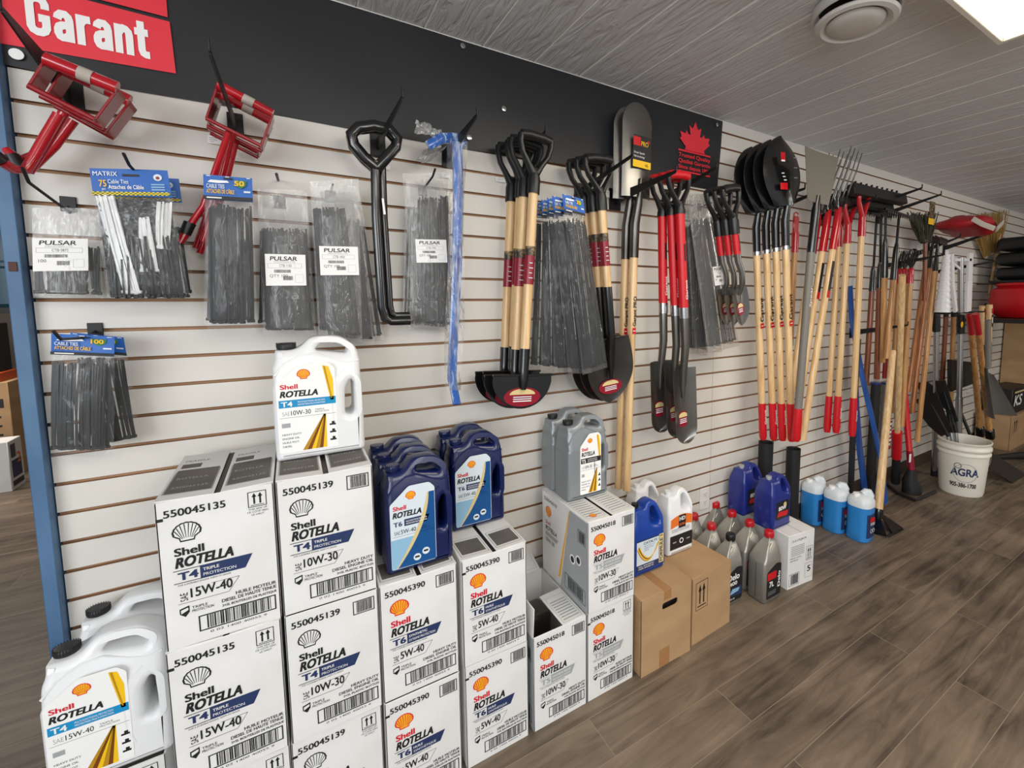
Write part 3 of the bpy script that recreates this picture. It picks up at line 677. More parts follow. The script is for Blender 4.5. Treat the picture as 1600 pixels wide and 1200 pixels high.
# ------------------------------------------------------------------ jugs and bottles
def big_label(b, line, grade, x0, y0, w, h, z):
    """front label of the large oil jugs"""
    X = lambda u: x0+u*w; Y = lambda v: y0+v*h
    face = {'T4': M_WHITE, 'T6': M_PALE, 'T5': M_WHITE}[line]
    b.plate(rnd_poly([(X(0), Y(0)), (X(1), Y(0)), (X(1), Y(.93)), (X(.88), Y(1)), (X(.42), Y(1)), (X(0), Y(.80))], .006), .0008, face, z=z)
    z += .0006
    if line == 'T6':
        au = lambda v: .12+.74*(1-(1-min(1, v/.88))**1.9)
        vs_ = [.005+.875*k/12 for k in range(13)]
        for v0, v1 in zip(vs_, vs_[1:]):
            b.poly([(X(au(v0)), Y(v0)), (X(.99), Y(v0)), (X(.99), Y(min(v1, .88))), (X(au(v1)), Y(v1))], M_BLUEP, z)
            g = .10*math.sin(PI*min(1, (v0+.10)/1.1)); h_ = .10*math.sin(PI*min(1, (v1+.10)/1.1))
            b.poly([(X(au(v0)-g), Y(v0)), (X(au(v0)), Y(v0)), (X(au(v1)), Y(v1)), (X(au(v1)-h_), Y(v1))], M_GOLDP, z+.0003)
            if v1 < .40: b.poly([(X(.005), Y(v0)), (X(max(.006, au(v0)-g)), Y(v0)), (X(max(.006, au(v1)-h_)), Y(v1)), (X(.005), Y(v1))], M_CYANP, z+.0001)
        for q in ((.56, .09), (.76, .14)): b.lathe([(w*.085, 0), (w*.085, .0002)], M_PALE, 20, (X(q[0]), Y(q[1]), z+.0004)); b.rect(X(q[0]-.05), Y(q[1]-.008), X(q[0]+.05), Y(q[1]+.015), M_INK, z+.0009)
    else:
        # yellow streaks top right and oil fan at the foot
        b.poly([(X(.78), Y(.97)), (X(.89), Y(.95)), (X(.96), Y(.80)), (X(.955), Y(.56)), (X(.90), Y(.56))], M_YEL, z); b.poly([(X(.80), Y(.96)), (X(.83), Y(.96)), (X(.93), Y(.58)), (X(.91), Y(.58))], M_GOLD, z+.0003)
        for k, (u0, u1, m_) in enumerate(((.38, .46, M_GOLD), (.46, .53, M_BRNP), (.53, .60, M_YEL), (.60, .67, M_GOLD), (.67, .73, M_BRNP), (.73, .80, M_YEL))):
            b.poly([(X(u0), Y(.01)), (X(u1), Y(.01)), (X(.78+.006*k), Y(.40)), (X(.765+.006*k), Y(.40))], m_, z)
        for k in range(3): b.rect(X(.86), Y(.08+.09*k), X(.97), Y(.10+.09*k), M_INK, z); b.rect(X(.90), Y(.10+.09*k), X(.95), Y(.125+.09*k), M_INK, z)
        for k in range(4): b.text(('HEAVY DUTY DIESEL', 'ENGINE OIL', 'HUILE MOTEUR', 'DIESEL DE HAUTE'), 0, 0, .001, M_INK) if False else b.text(('HEAVY DUTY', 'ENGINE OIL', 'HUILE MOT.', 'DIESEL')[k], X(.06), Y(.20-.045*k), .0048, M_INK, z=z, bold=.01)
        b.rect(X(.06), Y(.29), X(.2), Y(.34), M_GREYINK, z)
    shell(b, X(.46), Y(.88), w*.22, M_RED, M_YEL2, z)
    b.text('Shell', X(.07), Y(.725), .0115, M_RED, w=w*.28, bold=.036, z=z)
    b.text('ROTELLA', X(.06), Y(.635), .0150, M_INK, w=w*.62, bold=.056, shear=.24, z=z)
    band = {'T4': M_CYAN, 'T6': M_NAVY, 'T5': M_INK}[line]
    u0 = {'T4': .03, 'T6': .30, 'T5': .03}[line]
    b.poly([(X(u0), Y(.515)), (X(.80 if line == 'T6' else .99), Y(.515)), (X(.86 if line == 'T6' else .99), Y(.60)), (X(u0), Y(.60))], band, z)
    b.text(line, X(.07), Y(.528), .0125, M_NAVY if line == 'T6' else M_WHITE, w=w*.18, bold=.03, z=z+.0004)
    for k, s_ in enumerate(('MULTI-FUNCTIONAL PROTECTION', 'PROTECTION MULTI-FONCTION')): b.text(s_, X(.34), Y(.562-.03*k), .0042, M_WHITE, w=w*.46, z=z+.0004, bold=.01)
    b.text('SAE', X(.08), Y(.425), .0105, M_GREYINK if line != 'T6' else M_INK, w=w*.12, z=z); b.text(grade, X(.22), Y(.425), .0120, M_INK, w=w*.33, bold=.008, z=z)
    b.text('TRIPLE', X(.62), Y(.455), .004, M_INK, w=w*.16, z=z); b.text('PROTECTION', X(.62), Y(.43), .004, M_INK, w=w*.24, z=z)
    b.rect(X(.04), Y(.40), X(.98), Y(.403), M_INK, z)
M_BLUEP = mat('deep_blue_print', '#0f4f8c', .35); M_CYANP = mat('light_blue_print', '#8db9d6', .35); M_GOLDP = mat('pale_gold_print', '#d8c48c', .35); M_BRNP = mat('amber_print', '#7a3f0c', .4)

def jug_shape(w, h, style):
    X = lambda u: (u-.5)*w; Y = lambda v: v*h
    if style == 'oil':      # spout at the left, carry handle hole across the top, grip hole at the right
        o = [(.02, 0), (.98, 0), (1, .03), (1, .42), (.985, .60), (.985, .80), (.955, .90), (.80, .985), (.70, 1.0), (.50, 1.0), (.42, .985), (.285, .895), (.05, .895), (.05, .82), (.015, .76), (.015, .62), (.0, .60), (0, .03)]
        r = [.012, .012, .02, .05, .05, .03, .02, .03, .02, .02, .03, .02, .004, .01, .01, .004, .01, .02]
        holes = [rnd_poly([(X(.46), Y(.885)), (X(.83), Y(.845)), (X(.86), Y(.885)), (X(.75), Y(.935)), (X(.54), Y(.95))], .012), rnd_poly([(X(.78), Y(.33)), (X(.86), Y(.32)), (X(.90), Y(.35)), (X(.90), Y(.60)), (X(.86), Y(.635)), (X(.79), Y(.56))], .014)]
        cap = (.17, .885, .105)
    elif style == 'gallon':  # spout at the left, handle loop at the upper right
        o = [(.03, 0), (.97, 0), (1, .03), (1, .62), (.95, .80), (.86, .93), (.74, .985), (.60, .985), (.47, .94), (.42, .90), (.12, .90), (.10, .84), (0, .70), (0, .03)]
        r = [.012, .012, .02, .05, .05, .04, .03, .03, .03, .01, .004, .01, .04, .02]
        holes = [rnd_poly([(X(.55), Y(.70)), (X(.84), Y(.66)), (X(.86), Y(.74)), (X(.74), Y(.90)), (X(.62), Y(.91))], .02)]
        cap = (.27, .895, .085)
    return [(X(u), Y(v)) for u, v in o], r, holes, (X(cap[0]), Y(cap[1]), w*cap[2])
def jug(kind, loc, w, h, d, m, capm, label, cat='jug', group=None, style='oil', rz=0.0, lab=None, name='oil_jug', neckm=None, ribbed=True):
    t = thing(name, label, cat, loc, group); o, r, holes, cap = jug_shape(w, h, style); o = rnd_poly(o, r, 4)
    def taper(x, y, z):
        v = max(0.0, min(1.0, y/h)); k = 1.0
        if v > .62: k = 1-.52*((v-.62)/.38)**1.15
        return (x, y, z*k-d/2)
    F = Fr(loc); b = MB(F); vs, fs = plate_geo(o, holes, d, min(.016, d*.16), 3)
    b.add([taper(*p) for p in vs], fs, m, True)
    if style == 'oil' and ribbed:
        # raised shoulder crease following the carry handle
        P = [(-.47, .70), (-.36, .79), (-.18, .855), (-.02, .86), (.20, .80), (.34, .775), (.47, .79)]
        def zs(v): return d/2*(1-.52*max(0, (v-.62)/.38)**1.15)-d/2
        b.tube([(u*w, v*h, zs(v)-.0015) for u, v in P], .0032, m, 6)
        P = [(.20, .16), (.14, .30), (.13, .50), (.19, .66), (.30, .72)]
        b.tube([(u*w, v*h, zs(v)-.002) for u, v in P], .0035, m, 6)
    b.build('body', t, ang=.9)
    b = MB(F); cx, cy, cr_ = cap; b.M = F @ Matrix.Translation((cx, cy, -d/2)) @ Matrix.Rotation(-PI/2, 4, 'X')
    b.lathe([(cr_*.86, -.004), (cr_*.86, .004), (cr_*.98, .005), (cr_*1.0, .008), (cr_*1.0, h*.055), (cr_*.92, h*.062), (cr_*.80, h*.063)], capm, 28)
    for k in range(28):
        a = 2*PI*k/28; b.box((cr_*math.cos(a), cr_*math.sin(a), .008+h*.022), (.0012, .0012, h*.04), capm, 0)
    b.build('cap', t)
    if lab:
        b = MB(F); lab(b, w, h); b.build('front_label', t, lab.__doc__)
    if rz: t.rotation_euler = (0, 0, rz)
    return t
def l_t4a(b, w, h):
    "white front label with yellow streaks and blue band"
    big_label(b, 'T4', '10W-30', -.46*w, .07*h, .64*w, .72*h, .0006)
def l_t4b(b, w, h):
    "white front label with yellow streaks and blue band"
    big_label(b, 'T4', '15W-40', -.46*w, .07*h, .64*w, .72*h, .0006)
def l_t6(b, w, h):
    "pale to blue front label with a gold arc"
    big_label(b, 'T6', '5W-40', -.44*w, .05*h, .66*w, .74*h, .0006)
def l_t5(b, w, h):
    "white front label with a black band"
    big_label(b, 'T5', '10W-30', -.22*w, .06*h, .52*w, .74*h, .0006)
jug('t4', (.0520, -.268, 2*lv+BH+.0045), .205, .316, .118, M_JUGW, M_CAPB, 'white oil jug with black cap standing alone on the second carton stack', lab=l_t4a)
GJ = 'white jugs at the bottom left'
carton('W', (-.405, -.262, 0), c15, 'T4', '15W-40', 'up', True, 'white oil carton left of the stacks, carrying the two white jugs', top='none')
jug('t4', (-.392, -.262, BH+.0035), .205, .316, .118, M_JUGW, M_CAPB, 'front white jug at the bottom left corner of the photo, its label showing', group=GJ, lab=l_t4b)
jug('t4', (-.378, -.112, BH+.0035), .205, .316, .108, M_JUGW, M_CAPB, 'rear white jug at the bottom left, between the front jug and the slat wall', group=GJ, lab=l_t4b)

z1 = lv+BH+.0045
GN = 'navy oil jugs on the third carton stack'
jug('t6', (.2705, -.374, z1), .178, .305, .108, M_JUGB, M_JUGB, 'front navy oil jug of the three on the third carton stack', group=GN, lab=l_t6)
jug('t6', (.266, -.262, z1), .178, .305, .098, M_JUGB, M_JUGB, 'second navy oil jug in the row on the third carton stack', group=GN, lab=l_t6)
jug('t6', (.262, -.160, z1), .178, .305, .098, M_JUGB, M_JUGB, 'rearmost navy oil jug on the third carton stack, nearest the wall', group=GN, lab=l_t6)
GN2 = 'navy oil jugs on the fourth carton stack'
jug('t6', (.486, -.236, z1), .178, .305, .108, M_JUGB, M_JUGB, 'front navy oil jug of the pair on the fourth carton stack', group=GN2, lab=l_t6)
jug('t6', (.482, -.122, z1), .178, .305, .100, M_JUGB, M_JUGB, 'rear navy oil jug on the fourth carton stack, against the wall', group=GN2, lab=l_t6)
GG = 'grey oil jugs on the right carton stack'
jug('t5', (.905, -.248, z1), .178, .308, .112, M_JUGG, M_CAPB, 'front grey oil jug with white label on the right carton stack', group=GG, lab=l_t5)
jug('t5', (.902, -.128, z1), .178, .308, .100, M_JUGG, M_CAPB, 'rear grey oil jug behind the labelled grey one', group=GG, lab=l_t5)

def l_form(b, w, h):
    "white front label with a gold side strip"
    z = .0006; X = lambda u: (u-.5)*w; Y = lambda v: v*h
    b.rect(X(.06), Y(.08), X(.98), Y(.52), M_NAVY, z); b.rect(X(.06), Y(.17), X(.78), Y(.50), M_PALE, z+.0002)
    b.rect(X(.79), Y(.10), X(.95), Y(.52), M_GOLDP, z+.0003); b.text('FORMULE 1', X(.91), Y(.12), .016, M_NAVY, w=h*.38, bold=.03, rot=PI/2, z=z+.0005)
    b.text('CATALYS', X(.28), Y(.445), .0105, M_NAVY, w=w*.44, bold=.02, z=z+.0005)
    for k in range(3): b.text(('HEAVY DUTY OIL', 'HUILE MOTEUR', '15W-40')[k], X(.30), Y(.41-.03*k), .005, M_NAVY, z=z+.0005)
    for k in range(4):
        P = [(X(.08+.05*i+.02*k), Y(.40-.20*max(0, math.sin(PI*i/13))**.8+.012*k)) for i in range(14)]
        for a, c in zip(P, P[1:]): b.line(*a, *c, .004, (M_GOLD, M_YEL, M_BRNP, M_YEL)[k], z+.0005+.0001*k)
    for k in range(2): b.text(('FULL SYNTHETIC', 'DIESEL ENGINE OIL')[k], X(.12), Y(.135-.03*k), .0055, M_WHITE, w=w*.5, z=z+.0005, bold=.01)
jug('form', (1.158, -.308, .3052), .158, .290, .110, M_JUGB3, M_CAPB, 'royal blue oil jug with white and gold label on the brown boxes', style='gallon', lab=l_form)
def l_heet(b, w, h):
    "orange and black front label"
    z = .0006; X = lambda u: (u-.5)*w; Y = lambda v: v*h
    b.plate([(X(.08+.84*i/12), Y(.44+.03*math.sin(PI*i/12))) for i in range(13)]+[(X(.92-.84*i/12), Y(.58+.05*math.sin(PI*i/12))) for i in range(13)], .0004, M_ORG, z=z)
    b.rect(X(.38), Y(.42), X(.66), Y(.62), M_INK, z+.0004); b.text('HD', X(.52), Y(.535), .017, M_WHITE, al='c', w=w*.22, bold=.03, z=z+.0007); b.text('EXTRA', X(.52), Y(.455), .011, M_ORG, al='c', w=w*.22, bold=.02, z=z+.0007)
    for k in range(2): b.text(('EXTENDED LIFE COOLANT', 'ANTIGEL LONGUE DUREE')[k], X(.12), Y(.40-.028*k), .005, M_INK, w=w*.7, z=z)
    b.rect(X(.06), Y(.10), X(.94), Y(.32), M_INK, z); b.lathe([(.012, 0), (.012, .0003)], M_WHITE, 18, (X(.5), Y(.21), z+.0003)); b.lathe([(.008, 0), (.008, .0003)], M_INK, 14, (X(.5), Y(.21), z+.0006))
    for k in (-1, 1): b.text('50/50', X(.5+.27*k), Y(.20), .006, M_WHITE, al='c', z=z+.0004)
GW = 'white gallon jugs on the brown boxes'
jug('w', (1.392, -.244, .2855), .150, .285, .105, M_JUGW, M_JUGW, 'front white jug with orange label on the right brown box', group=GW, style='gallon', lab=l_heet)
jug('w', (1.322, -.105, .2855), .150, .285, .09, M_JUGW, M_JUGW, 'rear white jug on the brown boxes, under the long wooden handles', group=GW, style='gallon', lab=l_heet)

# grey quart-style jugs with red caps, standing in two files out from the wall
def delo(loc, capm, label, dark=False):
    t = thing('oil_bottle', label, 'bottle', loc, 'silver oil bottles on the floor'); F = Fr(loc); b = MB(F); w, d, h = .125, .100, .30
    body = M_JUGS
    # lofted body: straight below, shoulders slanting up to a neck set toward the right rear
    secs = [(0, .88, .86, 0, 0), (.006, 1, 1, 0, 0), (.185, 1, 1, 0, 0), (.198, .97, .98, .002, 0), (.236, .70, .74, .0185, -.004), (.262, .44, .46, .034, -.008), (.272, .30, .36, .041, -.010), (.280, .30, .36, .041, -.010)]
    rings = []
    for y, a, c, ox, oz in secs:
        o = rnd_poly([(-w/2*a, -d/2*c), (w/2*a, -d/2*c), (w/2*a, d/2*c), (-w/2*a, d/2*c)], .018*min(a, 1), 3); rings.append([(x+ox, y, z-d/2+oz) for x, z in o])
    n = len(rings[0]); vs = [p for r_ in rings for p in r_]; fs = []
    for i in range(len(rings)-1):
        for j in range(n): fs.append((i*n+j, (i+1)*n+j, (i+1)*n+(j+1) % n, i*n+(j+1) % n))
    fs.append(tuple(range(n))); fs.append(tuple(range((len(rings)-1)*n+n-1, (len(rings)-1)*n-1, -1)))
    b.add(vs, fs, body)
    b.box((-w/2-.0003, .10, -d/2), (.001, .17, .0016), M_STEELD, 0)
    for s_ in (-.022, .022): b.tube([(-.048, .200, -d/2+s_*1.6), (.022, .260, -d/2+s_)], .004, body, 6)
    b.build('body', t, ang=1.0)
    b = MB(F); b.M = F @ Matrix.Translation((.041, .276, -d/2-.010)) @ Matrix.Rotation(-PI/2, 4, 'X'); b.lathe([(.019, -.003), (.0215, .0), (.0215, .026), (.019, .029), (.0, .030)], capm, 24)
    for k in range(24): b.box((.0216*math.cos(2*PI*k/24), .0216*math.sin(2*PI*k/24), .012), (.001, .001, .02), capm, 0)
    b.build('cap', t)
    b = MB(F); z = .0006; b.plate(rnd_poly([(-.048, .02), (.056, .02), (.056, .172), (.02, .180), (-.048, .150)], .01), .0006, M_INK, z=z); z = .0012
    if dark:
        b.text('Delo', -.040, .122, .028, M_WHITE, w=.075, bold=.03, z=z); b.text('400', -.030, .096, .018, M_WHITE, w=.05, bold=.02, z=z)
        b.poly([(-.045, .05), (.05, .04), (.05, .085), (-.03, .08)], M_NAVY, z); b.poly([(-.03, .055), (.03, .06), (.04, .075), (-.01, .08)], M_CYANP, z+.0002); b.text('15W-40', -.03, .028, .008, M_WHITE, z=z)
    else:
        b.text('Delo', .048, .060, .018, M_WHITE, w=.075, bold=.03, rot=PI/2, z=z); b.rect(-.045, .11, .02, .145, M_REDPL, z); b.text('7L', -.03, .075, .026, M_WHITE, w=.032, bold=.03, z=z); b.rect(-.04, .035, .02, .055, M_DKGREY, z)
    b.build('front_label', t, 'dark printed front label'); t['category'] = 'bottle'
    return t
rows = (('red-capped', 'frontmost silver oil bottle, red cap, at the front of the right file'), ('', 'second silver red-capped bottle back from the front in the right file'), ('', 'third silver red-capped bottle back in the right file, beside the white carton'), ('', 'silver red-capped bottle nearest the wall in the right file'))
for k in range(4): delo((1.818+.008*k, -.415+.117*k, .001), M_CAPR, rows[k][1])
rows = ('silver oil bottle with a black cap and big white lettering, beside the brown box', 'silver red-capped bottle right behind the black-capped one', 'silver red-capped bottle nearest the wall in the left file')
for k in range(3): delo((1.640+.002*k, -.335+.119*k, .001), M_CAPB if k == 0 else M_CAPR, rows[k], k == 0)

# white carton with upright arrows, blue jugs on it
loc = (2.034, -.415, 0); t = thing('oil_carton', 'white carton with arrows and barcode print, behind the silver bottles, carrying blue jugs', 'box', loc); w, h, d = .185, .272, .40
b = MB(Fr(loc, -.10)); b.box((0, h/2, -d/2), (w, h, d), M_CARDW, .002); z = .0008
b.text('15-211/SQR-P4', -.07, .235, .011, M_INK, w=.10, z=z)
for k in range(6): b.rect(-.075, .165+.009*k, .02, .169+.009*k, M_GREYINK, z)
arrows(b, .035, .12, .08, .19, z, M_INK, .0014); b.text('THIS IS A FULL', -.08, .15, .007, M_INK, w=.08, z=z); b.text('OFF PLACE', -.08, .137, .007, M_INK, w=.06, z=z)
barcode(b, -.082, .015, -.01, .075, z, .0016, seed=5); b.frame_rect(.03, .03, .082, .105, .001, M_INK, z); b.text('5', .048, .06, .03, M_INK, w=.022, bold=.02, z=z)
T = b.M; b.M = T @ Matrix.Translation((0, h+.0008, -d/2)) @ Matrix.Rotation(-PI/2, 4, 'X')
b.text('FLEET', -.06, -.10, .035, M_INK, w=.11, bold=.03); b.text('OIL', -.06, -.03, .035, M_INK, w=.07, bold=.03); b.line(0, -d/2, 0, d/2, .0016, M_INK); b.M = T
b.build('carton_body', t)
def l_blue(b, w, h):
    "dark label with a red and white picture"
    z = .0006; b.plate(rnd_poly([(-.05, .05), (.055, .05), (.055, .14), (-.05, .14)], .012), .0005, M_INK, z=z); b.text('80W', -.03, .095, .02, M_WHITE, w=.06, bold=.03, z=z+.0006); b.poly([(-.04, .065), (.04, .06), (.05, .085), (-.03, .09)], M_REDPL, z+.0006); b.lathe([(.012, 0), (.012, .0002)], M_GOLDP, 16, (.02, .12, z+.0006))
GB = 'blue jugs on the white arrow carton'
jug('b', (1.985, -.335, h+.0005), .150, .265, .115, M_JUGB2, M_CAPS, 'front blue jug with silver cap on the white arrow carton', group=GB, style='gallon', lab=l_blue)
jug('b', (1.998, -.160, h+.0005), .150, .265, .115, M_JUGB2, M_CAPS, 'rear blue jug on the white arrow carton, nearer the wall', group=GB, style='gallon', lab=l_blue)

# black tubes standing behind
for px, top, lb in ((1197, 691, 'left one of two upright black tubes behind the blue jugs'), (1240, 701, 'right one of two upright black tubes, beside the washer fluid')):
    p = at(px, top, .065); t = thing('plastic_tube', lb, 'tube', (p.x, -.065, 0), 'upright black tubes by the wall')
    b = MB(Matrix.Translation((p.x, -.065, 0))); b.lathe([(.040, 0), (.040, p.z)], M_RUBBER, 28, caps=False); b.lathe([(.036, p.z), (.036, 0)], M_RUBBER, 28, caps=False); b.lathe([(.040, p.z), (.041, p.z+.002), (.036, p.z)], M_RUBBER, 28, caps=False); b.build('pipe', t)
    b = MB(Matrix.Translation((p.x, -.065, 0))); b.lathe([(.0355, .0), (.0355, p.z-.012)], M_BPLAST, 20); b.build('end_plug', t)

# washer fluid jugs
def washer(loc, label):
    t = thing('washer_jug', label, 'jug', loc, 'washer fluid jugs on the floor'); F = Matrix.Translation(V(loc)); r = .065
    def ring(z, sx, sy, oy=0): return [(r*sx*math.copysign(abs(math.cos(a))**.7, math.cos(a)), r*sy*math.copysign(abs(math.sin(a))**.7, math.sin(a))+oy, z) for a in [2*PI*k/28 for k in range(28)]]
    def loft(secs, m, nm, lab=None):
        b = MB(F); R = [ring(*s_) for s_ in secs]; n = 28; vs = [p for q in R for p in q]; fs = []
        for i in range(len(R)-1):
            for j in range(n): fs.append((i*n+j, i*n+(j+1) % n, (i+1)*n+(j+1) % n, (i+1)*n+j))
        fs.append(tuple(range(n-1, -1, -1))); fs.append(tuple(range((len(R)-1)*n, len(R)*n))); b.add(vs, fs, m); return b
    b = loft([(0, .9, .9), (.008, 1, 1), (.06, 1, 1), (.205, 1, 1)], M_LIQ, 'x'); b.build('filled_body', t, 'blue fluid showing through the jug')
    b = loft([(.205, 1.0, 1.0), (.236, .99, .99), (.254, .86, .82), (.266, .60, .55), (.271, .35, .30)], M_FROST, 'x')
    b.tube([(.044, -.022, .225), (.048, -.026, .256), (.038, -.02, .276), (.020, -.012, .280), (.002, -.002, .268)], [.021, .021, .021, .021, .018], M_FROST, 10); b.build('shoulder_and_handle', t)
    b = MB(F @ Matrix.Translation((-.034, .014, .246))); b.lathe([(.018, 0), (.018, .03), (.016, .033), (0, .034)], M_WHITE, 20); b.build('cap', t)
    b = MB(F); k = 9
    vs = []; fs = []
    for i in range(k+1):
        a = -2.15+1.15*i/k; q = (1.004*r*math.copysign(abs(math.cos(a))**.7, math.cos(a)), 1.004*r*math.copysign(abs(math.sin(a))**.7, math.sin(a))); vs += [(q[0], q[1], .03), (q[0], q[1], .17)]
    for i in range(k): fs.append((2*i, 2*i+2, 2*i+3, 2*i+1))
    b.add(vs, fs, M_NAVY)
    L_ = F @ Matrix.Translation((0, -r*1.012, 0)) @ Matrix.Rotation(PI/2, 4, 'X'); b.M = L_
    b.poly([(-.028, .125), (.03, .12), (.03, .145), (-.02, .155)], M_REDPL, .0006); b.poly([(-.02, .105), (.03, .10), (.03, .118), (-.02, .122)], M_GREYINK, .0006)
    for q in (-.006, .018): b.lathe([(.012, 0), (.012, .0002)], M_WHITE, 16, (q, .07, .0006)); b.lathe([(.009, 0), (.009, .0002)], M_NAVY, 14, (q, .07, .0009))
    b.M = F; b.build('label', t, 'dark blue wrap label')
    return t
washer((2.752, -.337, 0), 'front blue washer fluid jug of the three on the floor'); washer((2.730, -.204, 0), 'middle blue washer fluid jug of the three on the floor'); washer((2.712, -.070, 0), 'rear blue washer fluid jug, closest to the slat wall')

# ------------------------------------------------------------------ hooks on the slat wall
GH = 'black display hooks on the slat wall'
def arm_hook(base, tip, label, w=.045, hgt=.06, h0=.022, name='display_hook', thick=.004):
    B = at(*base); T = atx(*tip, B.x); T.y = min(T.y, -.08)
    t = thing(name, label, 'hook', (B.x, -.002, B.z), GH)
    b = MB(); b.box((B.x, -.0035, B.z), (w, .005, hgt), M_HOOK, .001); b.build('back_plate', t)
    b = MB(); d = (T-V((B.x, -.006, B.z))); n = 8; vs = []; fs = []
    for i in range(n+1):
        s_ = i/n; p = V((B.x, -.006, B.z))+d*s_; hh = h0*(1-s_)+.0055*s_
        for sx, sz in ((-1, -1), (1, -1), (1, 1), (-1, 1)): vs.append((p.x+sx*thick/2, p.y, p.z+sz*hh))
    for i in range(n):
        for j in range(4): fs.append((i*4+j, i*4+(j+1) % 4, (i+1)*4+(j+1) % 4, (i+1)*4+j))
    fs += [(3, 2, 1, 0), (n*4, n*4+1, n*4+2, n*4+3)]; b.add(vs, fs, M_HOOK, False)
    b.box((T.x, T.y-.002, T.z+.010), (thick, .006, .026), M_HOOK, .001); b.build('arm', t)
    return B, T
def wire_hook(pts, label, r=.0032):
    B = at(*pts[0]); P = [V((B.x, -.004, B.z))]+[atx(*p, B.x) for p in pts[1:]]
    t = thing('peg_hook', label, 'hook', (B.x, -.002, B.z), GH)
    b = MB(); b.box((B.x, -.003, B.z+.004), (.028, .004, .036), M_HOOK, .001); b.build('back_plate', t)
    b = MB(); b.tube(P, r, M_HOOK, 8); b.build('peg', t); return B, P

